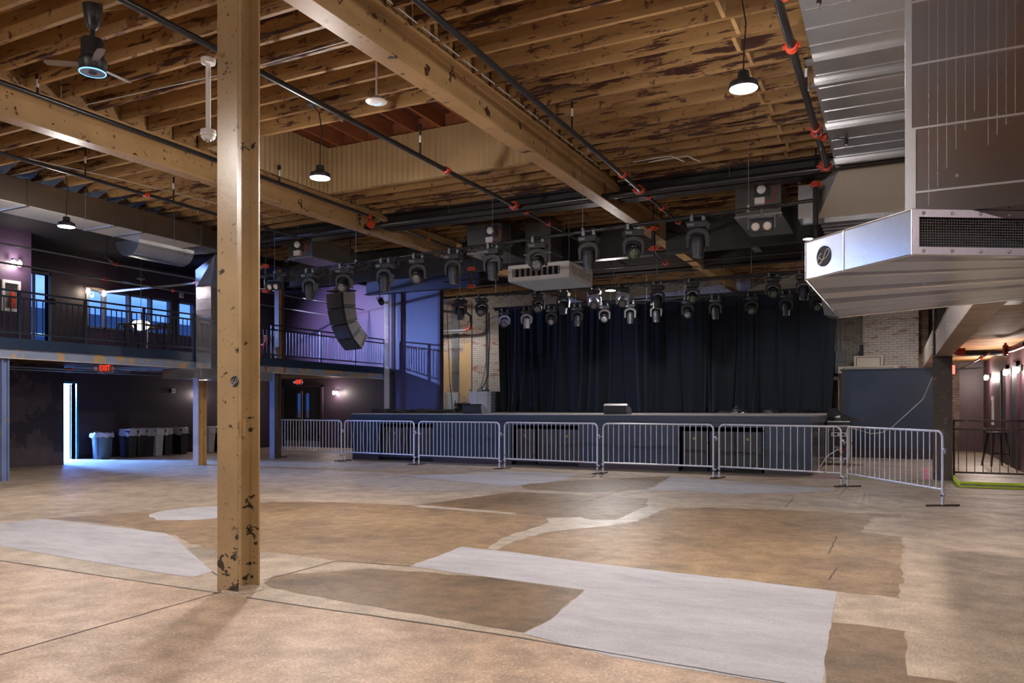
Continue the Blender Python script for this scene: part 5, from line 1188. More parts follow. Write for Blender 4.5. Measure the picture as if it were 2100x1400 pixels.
MB().tube([(CX0-0.2, CY, CZ+0.03), (CX1+0.1, CY, CZ+0.03)], 0.025, 10).build('curtain_pipe', M['pipe'], ct)
b = MB()
for i in range(10):
    x = CX0+0.5+i*1.13; b.tube([(x, CY, CZ+0.03), (x, CY, zc(CY))], 0.006, 5)
b.build('curtain_hanger', M['conduit'], ct)
# crumpled black cloth on the curtain foot
def lump(name, c, sx, sy, sz, mat, label, cat, seed=1, rot=0.0, n=18):
    rr = random.Random(seed); b = MB(); vs = []; R = 7
    for j in range(R+1):
        f = j/R
        for i in range(n):
            a = 2*PI*i/n; w = (1-f**2.2)*(1+0.22*math.sin(3*a+seed)+rr.uniform(-0.10, 0.10))
            vs.append((sx*w*math.cos(a), sy*w*math.sin(a), sz*(f**0.8)*(1+rr.uniform(-0.14, 0.14))))
    fs = [(j*n+i, j*n+(i+1) % n, (j+1)*n+(i+1) % n, (j+1)*n+i) for j in range(R) for i in range(n)]
    Mx = Matrix.Translation(c) @ Matrix.Rotation(rot, 4, 'Z')
    b.add(vs, fs, 0, Mx); b.add(vs[:n], [tuple(range(n-1, -1, -1))], 0, Mx)
    o = b.build(name, mat, smooth=False, fix=False); return tag(o, label, cat)
satin = paint('black_satin', (0.02, 0.02, 0.024), (0.012, 0.012, 0.015), 0.22)
for i, (u, w, h, la) in enumerate(((1488, 0.22, 0.10, 'crumpled black cloth heap at the foot of the curtain, left of the shiny one'), (1517, 0.26, 0.20, 'pointed crumpled black cloth heap at the curtain foot'),
                                  (1585, 0.26, 0.14, 'shiny black bundle at the foot of the curtain'), (1630, 0.24, 0.09, 'low black cloth heap near the right end of the curtain foot'))):
    lump('cloth_heap', (XY(u, CY-0.45), CY-0.45, SZ), w, 0.16, h, satin, la, 'cloth', i+3)
# floor cables on the stage
def coil(c, r, turns, mat, label, seed=0, hz=0.02, flat=1.0):
    rr = random.Random(seed); L = []
    for i in range(int(turns*14)):
        a = 2*PI*i/14; k = r*(0.75+0.25*math.sin(i*0.7+seed))
        L.append((c[0]+k*math.cos(a)*1.5, c[1]+k*flat*math.sin(a), c[2]+0.011+hz*(i/(turns*14))*rr.uniform(0.6, 1.3)))
    return tag(MB().tube(L, 0.011, 6).build('cable_coil', mat, fix=False), label, 'cable')
coil((XY(782, 17.9), 17.9, SZ), 0.20, 7, M['cable'], 'black cable coil near the left end of the stage edge', 1, 0.10)
coil((XY(818, 18.1), 18.1, SZ), 0.26, 8, M['cable'], 'wide black cable coil on the stage in front of the tall blue panel', 2, 0.10)
coil((XY(863, 18.5), 18.5, SZ), 0.28, 7, M['cable'], 'black cable coil on the stage below the right edge of the blue panel', 3, 0.09)
coil((XY(905, 18.9), 18.9, SZ), 0.30, 7, M['cable'], 'black cable coil on the stage left of the black case', 4, 0.09)
cable([(-12.6, 17.5, SZ+0.012), (-11.8, 17.9, SZ+0.012), (-11.0, 18.0, SZ+0.012), (-10.2, 18.6, SZ+0.012), (-9.6, 19.5, SZ+0.012)], 0.010, M['cable'], 'long black cable snaking over the left of the stage floor')
# monitors
def monitor(u0, u1, y, label):
    x0, x1 = XY(u0, y), XY(u1, y); w = x1-x0
    t = thing('floor_monitor', label, 'speaker', ((x0+x1)/2, y, SZ), 0, 'floor monitors on the stage edge')
    prof = [(y-0.16, SZ+0.001), (y-0.20, SZ+0.20), (y-0.12, SZ+0.25), (y+0.20, SZ+0.12), (y+0.20, SZ+0.001)]
    MB().prism(prof, 'x', x0, x1).build('cabinet', M['spk'], t, bevel=0.006)
    MB().prism([(y-0.165, SZ+0.02), (y-0.205, SZ+0.19), (y-0.20, SZ+0.19), (y-0.16, SZ+0.02)], 'x', x0+0.01, x1-0.09).build('grille', M['grille'], t)
    MB().prism([(y-0.155, SZ+0.003), (y-0.19, SZ+0.20), (y-0.11, SZ+0.245), (y+0.19, SZ+0.12), (y+0.19, SZ+0.003)], 'x', x1, x1+0.012).build('side_cheek', M['frost'], t)
monitor(956, 993, 17.45, 'small dark floor monitor on the stage edge, below the white cabinets')
monitor(1243, 1289, 17.45, 'dark floor monitor on the stage edge in front of the middle of the curtain')
# wing equipment on the left back of the stage
y = 23.6; x0, x1 = XY(961, y), XY(996, y)
t = thing('white_cabinet', 'white two-door equipment cabinet at the back left of the stage', 'cabinet', ((x0+x1)/2, y, SZ))
MB().box(x0, x1+0.05, y, y+0.5, SZ, SZ+0.72).build('body', M['ampwhite'], t, bevel=0.008)
for k in range(2):
    a = x0+0.01+k*(x1+0.05-x0)/2; d = MB().box(a, a+(x1+.05-x0)/2-0.02, y-0.02, y-0.001, SZ+0.02, SZ+0.70).build('door', M['ampwhite'], t)
    MB().box(a+0.04, a+0.10, y-0.026, y-0.021, SZ+0.14, SZ+0.17).build('logo_plate', M['frost'], d)
lump('cable_pile', (x0+0.45, y+0.25, SZ+0.722), 0.22, 0.14, 0.14, M['cable'], 'small pile of cable ends on top of the white cabinet', 'cable', 9)
y = 23.9; x0, x1 = XY(1004, y), XY(1018, y)
t = thing('amplifier_rack', 'black equipment rack beside the left edge of the curtain', 'rack', ((x0+x1)/2, y, SZ))
MB().box(x0-0.05, x1, y+0.02, y+0.5, SZ, SZ+0.72).build('case', M['spk'], t)
for k in range(6): MB().box(x0-0.02, x1-0.03, y-0.005, y+0.019, SZ+0.03+k*0.115, SZ+0.12+k*0.115).build('rack_unit', M['frost'], t)
y = 20.4; x0, x1 = XY(931, y), XY(953, y)
t = thing('black_case', 'black case with loops of cable hanging on its front, left of the white cabinet', 'case', ((x0+x1)/2, y, SZ))
MB().box(x0, x1, y, y+0.35, SZ, SZ+0.30).build('case_body', M['spk'], t, bevel=0.008)
for k in range(6):
    L = [(x0+0.02+0.15*k/6+0.10*(1+math.sin(2*PI*i/12)), y-0.02-0.012*k, SZ+0.13+0.09*math.cos(2*PI*i/12)+0.01*k) for i in range(13)]
    MB().tube(L, 0.010, 5).build('cable_loop', satin, t)
y = 23.2; x0, x1 = XY(952, y), XY(961, y)
t = thing('yellow_case', 'small yellow case behind the floor monitor on the stage', 'case', ((x0+x1)/2, y, SZ))
MB().box(x0, x1+0.06, y, y+0.25, SZ, SZ+0.26).build('box', M['yellow'], t, bevel=0.01); MB().box(x0-0.005, x1+0.065, y-0.01, y-0.001, SZ+0.13, SZ+0.16).build('latch_band', M['dark'], t)
# wall equipment on the left brick wall
def wallbox(u0, u1, v0, v1, y, dep, mat, name, label, cat, cover=True):
    r = P(u0, v0, y=y); s = P(u1, v1, y=y)
    if s.z < 0.2: s.z = 0.0
    t = thing(name, label, cat, ((r.x+s.x)/2, y, s.z))
    MB().box(r.x, s.x, y, y+dep, s.z, r.z).build('case', mat, t, bevel=0.006)
    if cover:
        w = s.x-r.x; d = MB().box(r.x+w*0.08, s.x-w*0.08, y-0.012, y-0.001, s.z+0.04, r.z-0.04).build('door', mat, t)
        if cover == 'frame':
            g = 0.02; b = MB()
            for (a0, a1, c0, c1) in ((s.x-w*0.08-g, s.x-w*0.08, s.z+.04, r.z-.04), (r.x+w*0.08, r.x+w*0.08+g, s.z+.04, r.z-.04), (r.x+w*0.08, s.x-w*0.08, r.z-0.055, r.z-0.04)): b.box(a0, a1, y-0.014, y-0.0125, c0, c1)
            b.build('door_gap', M['browncol'], d)
        MB().box(s.x-w*0.25, s.x-w*0.2, y-0.022, y-0.0125, (r.z+s.z)/2-0.05, (r.z+s.z)/2+0.05).build('latch', M['dark'], d)
    return t
wallbox(918, 939, 805, 841, YB-0.16, 0.15, M['panelgrey'], 'electrical_panel', 'tall light grey electrical cabinet on the plastered wall left of the stage', 'cabinet')
wallbox(908, 911, 805, 842, YB-0.1, 0.09, M['panelgrey'], 'electrical_panel', 'sliver of a grey electrical cabinet right beside the tall blue panel', 'cabinet', False)
t = thing('conduit_bundle', 'bundle of grey electrical conduits rising on the plastered wall', 'conduit', (XY(934, YB-0.06), YB-0.06, 2.0))
for i in range(6):
    x = XY(929.5+i*2.0, YB-0.06); MB().tube([(x, YB-0.05, 2.0), (x, YB-0.05, 5.3)], 0.017, 8).build('conduit', M['conduit'], t)
for z in (2.7, 3.6, 4.4): MB().box(XY(927, YB-.06), XY(942, YB-.06), YB-0.075, YB-0.068, z, z+0.03).build('strap', M['chrome'], t)
for (u, z0, la) in ((927, 1.95, 'single pale conduit left of the conduit bundle'), (967, 2.05, 'single grey conduit on the bare brick left of the curtain'), (997, 1.9, 'pair of grey conduits next to the curtain edge')):
    x = XY(u, YB-0.03); b = MB().tube([(x, YB-0.03, z0), (x, YB-0.03, 5.3)], 0.014, 8)
    if u == 997: b.tube([(x+0.05, YB-0.03, z0), (x+0.05, YB-0.03, 4.6), (x+0.35, YB-0.03, 4.75), (x+1.2, YB-0.03, 4.75)], 0.014, 8)
    tag(b.build('conduit', M['conduit']), la, 'conduit')
q = P(965, 801, y=YB-0.05)
t = thing('outlet_box', 'small blue outlet box with a yellow dot at the foot of the single conduit', 'box', tuple(q))
MB().cbox((q.x, YB-0.04, q.z), (0.09, 0.06, 0.11)).build('case', paint('blue_outlet', (0.12, 0.20, 0.32)), t); MB().cbox((q.x-0.01, YB-0.073, q.z), (0.03, 0.004, 0.03)).build('dot', M['yellow'], t)
cable([tuple(P(917, 640, y=22.6)), tuple(P(920, 720, y=22.6)), tuple(P(923, 790, y=22.6)), tuple(P(927, 825, y=22.4)), (XY(928, 22.3), 22.3, SZ+0.02)], 0.012, M['cable'], 'long black cable hanging down in front of the conduit bundle')
cable([tuple(P(1003, 640, y=24.6)), tuple(P(1004, 700, y=24.6)), tuple(P(1001, 770, y=24.6)), tuple(P(992, 790, y=24.4)), tuple(P(981, 802, y=24.0))], 0.018, M['cable'], 'thick black cable running down the brick to the white cabinet')
cable([tuple(P(997, 640, y=24.7)), tuple(P(997, 740, y=24.7)), tuple(P(990, 780, y=24.6)), tuple(P(983, 801, y=24.1))], 0.010, M['cable'], 'thinner cable beside the thick black one on the brick')
freepipe([(-15.44, 24.6, P(908, 679, y=24.6).z), P(950, 677, y=24.6), P(958, 676, y=24.6)], 0.05, M['conduit'], 'thick grey pipe end with a red elbow on the plastered wall', cps=())
q = P(962, 676, y=24.6)
tag(MB().tube([(q.x-0.12, q.y, q.z), (q.x, q.y, q.z+0.03), (q.x+0.06, q.y, q.z+0.16)], 0.06, 10).build('red_elbow', M['redcoup'], smooth=True), 'red elbow at the end of the thick grey pipe on the plastered wall', 'pipe')
tag(MB().tube([(q.x+0.06, q.y, q.z+0.16), (q.x+0.06, q.y, q.z+0.5), (q.x-0.1, q.y, q.z+0.62), (q.x-1.2, q.y-0.3, q.z+0.72)], 0.045, 10).build('riser_pipe', M['pipe'], smooth=True), 'black pipe rising from the red elbow on the plastered wall', 'pipe')
# right of the stage: electrical boxes on the brick above the half wall
wallbox(1713, 1735, 718, 741, YB-0.16, 0.14, M['darkpanel'], 'electrical_panel', 'upper charcoal electrical box beside the right edge of the curtain', 'cabinet', False)
wallbox(1712, 1735, 742, 765, YB-0.18, 0.16, M['darkpanel'], 'breaker_panel', 'lower charcoal breaker box beside the right edge of the curtain', 'cabinet')
wallbox(1751, 1811, 730, 930, 24.6, 0.3, M['beige'], 'cream_cabinet', 'upper cream cabinet standing behind the navy half wall', 'cabinet', 'frame')
wallbox(1719, 1841, 751.5, 932, 24.3, 0.25, M['beige'], 'cream_cabinet', 'lower wide cream cabinet just above the top of the navy half wall', 'cabinet', 'frame')
for (u, la) in ((1717, 'left thin conduit above the charcoal electrical box'), (1724, 'right thin conduit above the charcoal electrical box')):
    x = XY(u, YB-0.05); tag(MB().tube([(x, YB-0.05, 3.03), (x, YB-0.05, 4.6)], 0.013, 8).build('conduit', M['conduit']), la, 'conduit')
q = P(1767, 718, y=24.7); tag(MB().box(q.x-0.05, q.x+0.05, 24.7, 24.75, q.z-0.25, q.z+0.15).build('dark_bracket', M['dark']), 'small black bracket on the brick above the upper cream cabinet', 'bracket')
# flight case with cloth ---------------------------------------------------
def text(s, size, loc, rx, rz, mat, parent, name='lettering', shear=0.0):
    cu = bpy.data.curves.new(name, 'FONT'); cu.body = s; cu.size = size; cu.extrude = 0.002; cu.align_x = 'CENTER'; cu.align_y = 'CENTER'; cu.shear = shear
    tmp = bpy.data.objects.new('tmp', cu); C.objects.link(tmp)
    bpy.context.view_layer.update()
    me = bpy.data.meshes.new_from_object(tmp.evaluated_get(bpy.context.evaluated_depsgraph_get()))
    bpy.data.objects.remove(tmp); bpy.data.curves.remove(cu)
    me.materials.clear(); me.materials.append(mat); o = bpy.data.objects.new(name, me); C.objects.link(o)
    if parent: o.parent = parent; o.location = Vector(loc)-wloc(parent)
    else: o.location = loc
    o.rotation_euler = (rx, 0, rz); return o
fy = 20.6; fx0, fx1 = -1.53, XY(1742, fy)
t = thing('flight_case', 'black flight case on casters with white lettering, right of the stage', 'case', ((fx0+fx1)/2, fy, 0))
bdy = MB().box(fx0, fx1, fy, fy+0.6, 0.16, 0.95).build('case_body', M['spk'], t)
lid = MB().box(fx0, fx1, fy, fy+0.6, 0.956, 1.07).build('lid', M['spk'], t)
e = 0.022
b = MB()
for (x, yy) in ((fx0, fy), (fx1, fy), (fx0, fy+0.6), (fx1, fy+0.6)):
    b.box(x-e*0.4 if x == fx0 else x-e, x+e if x == fx0 else x+e*0.4, yy-e*0.4 if yy == fy else yy-e, yy+e if yy == fy else yy+e*0.4, 0.16, 0.95)
for z in (0.16, 0.93): b.box(fx0, fx1, fy-0.008, fy+0.02, z, z+0.022).box(fx1-0.02, fx1+0.008, fy, fy+0.6, z, z+0.022)
b.build('metal_edging', M['chrome'], bdy)
MB().box(fx0-0.008, fx1+0.008, fy-0.008, fy+0.02, 0.956, 0.975).box(fx0-0.008, fx1+0.008, fy-0.008, fy+0.02, 1.05, 1.078).box(fx1-0.02, fx1+0.008, fy, fy+0.6, 1.05, 1.078).build('metal_edging', M['chrome'], lid)
for x in (fx0+0.16, fx1-0.16):
    hd = MB().box(x-0.085, x+0.085, fy-0.012, fy-0.001, 0.70, 0.80).build('handle_plate', M['chrome'], bdy)
    MB().box(x-0.055, x+0.055, fy-0.014, fy-0.0125, 0.725, 0.775).build('handle_recess', M['dark'], hd)
MB().box((fx0+fx1)/2-0.05, (fx0+fx1)/2+0.05, fy-0.004, fy-0.001, 0.72, 0.77).build('paper_label', M['whitetag'], bdy)
for x in (fx0+0.1, fx1-0.1):
    for yy in (fy+0.1, fy+0.5):
        w = MB().box(x-0.04, x+0.04, yy-0.04, yy+0.04, 0.13, 0.16).build('caster', M['chrome'], t)
        MB().lathe([(0.02, -0.02), (0.058, -0.016), (0.058, 0.016), (0.02, 0.02)], (0, 0, 0), 18, 0, Matrix.Translation((x, yy, 0.06)) @ Matrix.Rotation(PI/2, 4, 'Y')).build('wheel', M['frost'], w, smooth=True)
text('CP-ATTIC', 0.095, ((fx0+fx1)/2, fy-0.003, 0.87), PI/2, 0, M['whitetag'], bdy)
text('PRO', 0.10, ((fx0+fx1)/2-0.02, fy-0.003, 0.42), PI/2, 0, M['whitetag'], bdy, shear=0.3)
L = [((fx0+fx1)/2+0.08+0.062*math.cos(2*PI*i/24), fy-0.004, 0.355+0.032*math.sin(2*PI*i/24)+0.025*math.cos(2*PI*i/24)) for i in range(25)]
MB().tube(L, 0.013, 6).build('red_ring_mark', M['redcoup'], bdy)
# black cloth draped over the case and the stage corner
rr = random.Random(5); n = 24; vs = []
prof = [(-0.02, 0.22), (0.04, 0.29), (0.16, 0.30), (0.28, 0.22), (0.40, 0.14), (0.55, 0.085), (0.72, 0.075), (0.84, 0.06)]
for i, (dx, h) in enumerate(prof):
    for j in range(7):
        f = j/6; k = math.sin(PI*(0.06+0.88*f))**0.6
        vs.append((fx0+dx*0.98, fy-0.04+0.62*f+rr.uniform(-0.012, 0.012), 1.08+h*k*(1+rr.uniform(-0.16, 0.12))))
m_ = len(prof)
fs = [(i*7+j, i*7+j+1, (i+1)*7+j+1, (i+1)*7+j) for i in range(m_-1) for j in range(6)]
base = len(vs); vs += [(x, y, 1.081) for x, y, z in vs]
fs += [(base+i*7+j, base+(i+1)*7+j, base+(i+1)*7+j+1, base+i*7+j+1) for i in range(m_-1) for j in range(6)]
rim = [j for j in range(6)]+[i*7+6 for i in range(m_-1)]+[(m_-1)*7+6-j for j in range(6)]+[(m_-1-i)*7 for i in range(m_-1)]
fs += [(rim[i], rim[(i+1) % len(rim)], base+rim[(i+1) % len(rim)], base+rim[i]) for i in range(len(rim))]
tag(MB().add(vs, fs).build('black_cover', satin), 'crumpled shiny black cover lying on top of the flight case', 'cloth')
cable([tuple(P(1912, 773, y=17.9)), tuple(P(1893, 818, y=18.6)), tuple(P(1860, 848, y=19.3)), tuple(P(1828, 877, y=20.0)), tuple(P(1808, 887, y=20.5)), tuple(P(1785, 889, y=20.8)), tuple(P(1760, 881, y=21.2)), (fx1+0.02, fy+0.25, 0.90)],
      0.011, M['cablewhite'], 'pale cable sagging from the right column to the flight case')
cable([(SX1+0.02, 18.0, 0.02), (SX1+0.15, 18.9, 0.3), (SX1+0.32, 19.8, 0.42), (SX1+0.4, 20.6, 0.30)], 0.012, M['cablewhite'], 'short pale cable along the right side of the stage')
# ================================================================ BARRICADES
def barricade(a, b, label, bars=17, top=1.065, rust=False, foot=0.25):
    a, b = Vector(a), Vector(b); d = b-a; L = d.length; rz = math.atan2(d.y, d.x)
    t = thing('crowd_barrier', label, 'barrier', ((a.x+b.x)/2, (a.y+b.y)/2, 0), rz, 'steel crowd barriers in front of the stage')
    h = L/2; R = 0.10; r = 0.019; zb = 0.235
    pts = [(-h, 0, 0.012), (-h, 0, top-R)]+arc((-h+R, top-R), R, PI, PI/2, 6)[1:]+arc((h-R, top-R), R, PI/2, 0, 6)+[(h, 0, 0.012)]
    MB().tube(pts, r, 10).build('frame', M['barr'], t, world=False, smooth=True)
    MB().tube([(-h, 0, zb), (h, 0, zb)], r*0.9, 8).build('bottom_rail', M['barr'], t, world=False, smooth=True)
    for i in range(bars):
        x = -h+L*(i+1)/(bars+1); bend = 0.018*math.sin(i*2.3) if rust else random.uniform(-0.003, 0.003)
        MB().tube([(x, 0, zb), (x+bend, 0, (zb+top)/2), (x, 0, top-0.015)], 0.0085, 7).build('bar', M['barr'], t, world=False, smooth=True)
    for s in (-1, 1):
        f = MB().tube([(s*h, -foot, 0.013), (s*h, foot, 0.013)], 0.013, 8).box(s*h-0.05, s*h+0.05, -0.02, 0.02, 0.008, 0.020).build('foot', M['rustfoot'], t, world=False)
        MB().lathe([(0.012, -0.025), (0.017, -0.02), (0.017, 0.02), (0.012, 0.025)], (0, 0, 0), 8, 0, Matrix.Translation((s*h, 0, 0.15)) @ Matrix.Rotation(PI/2, 4, 'X')).build('knob', M['lampbody'], t, world=False)
        if s > 0:
            MB().box(h+0.015, h+0.06, -0.012, 0.012, 0.80, 0.835).box(h+0.048, h+0.06, -0.012, 0.012, 0.75, 0.835).build('hook', M['barr'], t, world=False)
            MB().box(h+0.015, h+0.05, -0.012, 0.012, 0.16, 0.19).build('hook', M['barr'], t, world=False)
        else:
            MB().box(-h-0.045, -h-0.015, -0.015, 0.015, 0.78, 0.795).box(-h-0.045, -h-0.015, -0.015, 0.015, 0.20, 0.21).build('eye', M['barr'], t, world=False)
    return t
FT = [((573, 938), (700, 945), 'leftmost steel crowd barrier, standing beside the blue and brown column', 20), ((707, 945), (849, 952), 'second steel crowd barrier from the left, with slightly bent bars', 20),
      ((859, 953), (1024, 961), 'third steel crowd barrier from the left, below the small floor monitor', 20), ((1035, 961), (1225, 971), 'fourth steel crowd barrier from the left, before the middle stage opening', 20),
      ((1237, 971), (1463, 980.5), 'fifth steel crowd barrier from the left, below the right floor monitor', 19), ((1475, 980.5), (1725, 997), 'sixth steel crowd barrier from the left, before the right corner of the stage', 17),
      ((1738, 998), (1933, 1037.5), 'rightmost steel crowd barrier, turned towards the viewer with a rusty end', 17)]
for i, (pa, pb, la, n) in enumerate(FT):
    barricade(P(*pa, z=0), P(*pb, z=0), la, n, rust=(i == 1))
# ================================================================ BALCONY RAILINGS
def railing(x, ya, yb, posts, label, z0=2.74):
    t = thing('balcony_railing', label, 'railing', (x, (ya+yb)/2, z0))
    zt = 3.67
    MB().box(x-0.02, x+0.02, ya, yb, zt-0.035, zt).build('top_rail', M['navyrail'], t)
    MB().box(x-0.02, x+0.02, ya, yb, zt-0.16, zt-0.125).build('second_rail', M['navyrail'], t)
    MB().box(x-0.02, x+0.02, ya, yb, z0+0.09, z0+0.12).build('bottom_rail', M['navyrail'], t)
    for y in posts: MB().box(x-0.024, x+0.024, y-0.024, y+0.024, z0, zt-0.001).build('post', M['navyrail'], t)
    n = int((yb-ya)/0.125); k = 0
    for i in range(n):
        y = ya+0.06+i*0.125
        if min(abs(y-p) for p in posts) < 0.05: continue
        if k < 98: MB().box(x-0.008, x+0.008, y-0.008, y+0.008, z0+0.12, zt-0.16).build('baluster', M['navyrail'], t); k += 1
    return t
XR = -15.22
railing(XR, 2.6, 13.34, [2.7, 4.1, 5.4, 6.7, YX(8, XR)-0.6, YX(39, XR), YX(175, XR), YX(295, XR), 13.32], 'long navy balcony railing at the left of the photo')
railing(XR, 14.6, 21.1, [14.65, YX(557, XR), YX(657, XR), YX(728, XR), 21.07], 'navy balcony railing behind the hanging speaker array')
# upstairs details
def sconce(loc, nrm, label, mat='bulb_pink', power=14, two=True, col=(1, 0.84, 0.80), dz=0.0):
    """jar-shaped wall lamp; nrm = direction away from the wall"""
    n = Vector(nrm); s = n.cross(Vector((0, 0, 1)))
    t = thing('wall_sconce', label, 'lamp', loc); L = Vector(loc)
    p = L
    MB().cbox(tuple(p+n*0.012), (0.07+0.03*abs(s.x), 0.07+0.03*abs(s.y), 0.12) if two else (0.06, 0.06, 0.1)).build('wall_plate', M['lampbody'], t)
    for k in ((-1, 1) if two else (0,)):
        c = L+n*0.11+s*(0.075*k)
        MB().tube([tuple(L+n*0.03), tuple(L+n*0.11+s*0.05*k), tuple(c+Vector((0, 0, 0.04)))], 0.010, 6).build('arm', M['lampbody'], t)
        MB().lathe([(0.025, 0.06), (0.03, 0.02)], tuple(c), 14).build('socket', M['lampbody'], t)
        MB().lathe([(0.028, 0.02), (0.044, 0.0), (0.046, -0.07), (0.034, -0.10), (0.01, -0.11)], tuple(c), 18).build('jar_bulb', M[mat], t, smooth=True)
    c = L+n*0.22+Vector((0, 0, -0.04)); l = point('sconce_light', tuple(c), col, power, 0.05); l.parent = t; l.location = c-L
    return t
q = P(28, 537, x=-18.4); sconce((q.x, q.y, q.z), (1, 0, 0), 'glowing sconce high on the plum wall at the far left', power=26, two=True)
q = P(692, 803, y=21.6); sconce((q.x, q.y, q.z), (0, -1, 0), 'glowing double sconce under the balcony, right of the double doors', power=30)
sconce((2.30, 24.9, 2.27), (-1, 0, 0), 'glowing jar sconce deeper in the right passage', 'bulb_warm', 40, True, (1, 0.86, 0.78))
sconce((2.30, 18.85, 2.22), (-1, 0, 0), 'glowing jar sconce cut by the right edge of the photo', 'bulb_warm', 20, True, (1, 0.86, 0.78))
sconce((2.30, 20.62, 2.24), (-1, 0, 0), 'glowing jar sconce at the right passage door, nearer the viewer', 'bulb_warm', 28, True, (1, 0.86, 0.78))
q = P(398, 800, x=-20.1); sconce((-20.1, 17.9, 1.86), (1, 0, 0), 'sconce half hidden behind the scorched column under the balcony', power=9)
q = P(193, 600, x=-20.0)
t = thing('vanity_lamp', 'bar with two glowing bulbs in front of the balcony windows', 'lamp', (-19.9, q.y, q.z))
MB().box(-19.93, -19.87, q.y-0.35, q.y+0.35, q.z+0.08, q.z+0.12).build('bar', M['browncol'], t)
MB().box(-20.04, -19.93, q.y-0.03, q.y+0.03, q.z+0.08, q.z+0.12).build('wall_arm', M['browncol'], t)
for k in (-0.25, 0.22): MB().lathe([(0.03, 0.08), (0.055, 0.02), (0.05, -0.05), (0.02, -0.08)], (-19.9, q.y+k, q.z), 16).build('bulb', M['bulb_warm'], t, smooth=True)
l = point('vanity_light', (-19.7, q.y, q.z), (1, 0.8, 0.6), 10, 0.05); l.parent = t; l.location = (0.2, 0, 0)
q = P(289, 667, d=20.0)
t = thing('glass_pendant', 'glowing ribbed glass pendant hanging over the balcony table', 'lamp', tuple(q))
b = MB(); n = 24
prof = [(0.05, 0.13), (0.15, 0.11), (0.21, 0.06), (0.22, 0.02), (0.16, -0.08), (0.07, -0.12)]
b.lathe(prof, tuple(q), n); b.build('glass_shade', emis('ribbed_glass_glow', (1.0, 0.90, 0.72), 5), t, smooth=True)
MB().lathe([(0.225, 0.035), (0.228, 0.02), (0.225, 0.01)], tuple(q), n).build('metal_rim', M['frost'], t)
MB().tube([(q.x, q.y, q.z+0.13), (q.x, q.y, 5.45)], 0.008, 6).build('stem', M['frost'], t); MB().box(q.x-0.07, q.x+0.07, q.y-0.07, q.y+0.07, q.z+1.18, q.z+1.22).build('stem_disc', M['frost'], t)
l = point('pendant_light', (q.x, q.y, q.z-0.2), (1, 0.9, 0.75), 8, 0.1); l.parent = t; l.location = (0, 0, -0.2)
q = P(21, 607, x=-18.4)
t = thing('extinguisher_cabinet', 'white fire extinguisher cabinet on the plum wall behind the railing', 'cabinet', (-18.36, q.y, q.z-0.36))
MB().box(-18.40, -18.34, q.y-0.21, q.y-0.15, q.z-0.36, q.z+0.36).box(-18.40, -18.34, q.y+0.15, q.y+0.21, q.z-0.36, q.z+0.36).box(-18.40, -18.34, q.y-0.15, q.y+0.15, q.z+0.29, q.z+0.36).box(-18.40, -18.34, q.y-0.15, q.y+0.15, q.z-0.36, q.z-0.29).build('frame', M['white'], t)
MB().box(-18.399, -18.39, q.y-0.15, q.y+0.15, q.z-0.29, q.z+0.29).build('back_panel', M['conduit'], t)
MB().lathe([(0.02, 0.42), (0.03, 0.36), (0.062, 0.30), (0.065, 0.0)], (-18.32, q.y, q.z-0.27), 16).build('red_cylinder', M['redcoup'], t, smooth=True)
# balcony tables and stools
def stool(loc, rz, label, s=1.0, mat='lampbody', g=None):
    t = thing('bar_stool', label, 'stool', loc, rz, g)
    MB().prism([(-0.15, -0.15), (0.15, -0.15), (0.16, 0.15), (-0.16, 0.15)], 'z', 0.735, 0.765).build('seat', M[mat], t, world=False, bevel=0.01)
    for sx in (-1, 1):
        for sy in (-1, 1):
            MB().hexa([(sx*0.215-0.014, sy*0.215-0.014, 0), (sx*0.215+0.014, sy*0.215-0.014, 0), (sx*0.215+0.014, sy*0.215+0.014, 0), (sx*0.215-0.014, sy*0.215+0.014, 0)],
                      [(sx*0.13-0.03, sy*0.13-0.02, 0.74), (sx*0.13+0.03, sy*0.13-0.02, 0.74), (sx*0.13+0.03, sy*0.13+0.02, 0.74), (sx*0.13-0.03, sy*0.13+0.02, 0.74)]).build('leg', M[mat], t, world=False)
    for z, k in ((0.27, 0.182),):
        MB().box(-k, k, -k-0.008, -k+0.008, z, z+0.02).box(-k, k, k-0.008, k+0.008, z, z+0.02).box(-k-0.008, -k+0.008, -k, k, z, z+0.02).box(k-0.008, k+0.008, -k, k, z, z+0.02).build('foot_ring', M[mat], t, world=False)
    return t
for (u, v, la) in ((260, 690, 'dark stool left of the table on the balcony'), (341, 697, 'dark stool right of the table on the balcony')):
    q = P(u, v, d=19.2); stool((q.x, q.y, 2.721), 0.3, la, g='stools on the balcony')
q = P(302, 680, d=20.4)
t = thing('high_table', 'dark high table on the balcony below the glass pendant', 'table', (q.x, q.y, 2.721))
MB().box(q.x-0.45, q.x+0.45, q.y-0.4, q.y+0.4, 3.50, 3.54).build('top', M['browncol'], t); MB().tube([(q.x, q.y, 2.73), (q.x, q.y, 3.5)], 0.035, 10).lathe([(0.25, 0), (0.25, 0.02), (0.04, 0.04)], (q.x, q.y, 2.722), 20).build('pedestal', M['lampbody'], t)
# strobe plates
for (u, v, x, la) in ((371, 606, -20.1, 'small white strobe plate on the wall above the balcony windows'), (354, 801, -20.1, 'small white strobe plate on the dark wall under the balcony')):
    q = P(u, v, x=x); t = thing('strobe_plate', la, 'device', tuple(q))
    MB().box(x, x+0.04, q.y-0.07, q.y+0.07, q.z-0.07, q.z+0.07).build('plate', M['white'], t); MB().box(x+0.04, x+0.06, q.y-0.04, q.y+0.03, q.z-0.03, q.z+0.02).build('lens', M['chrome'], t)
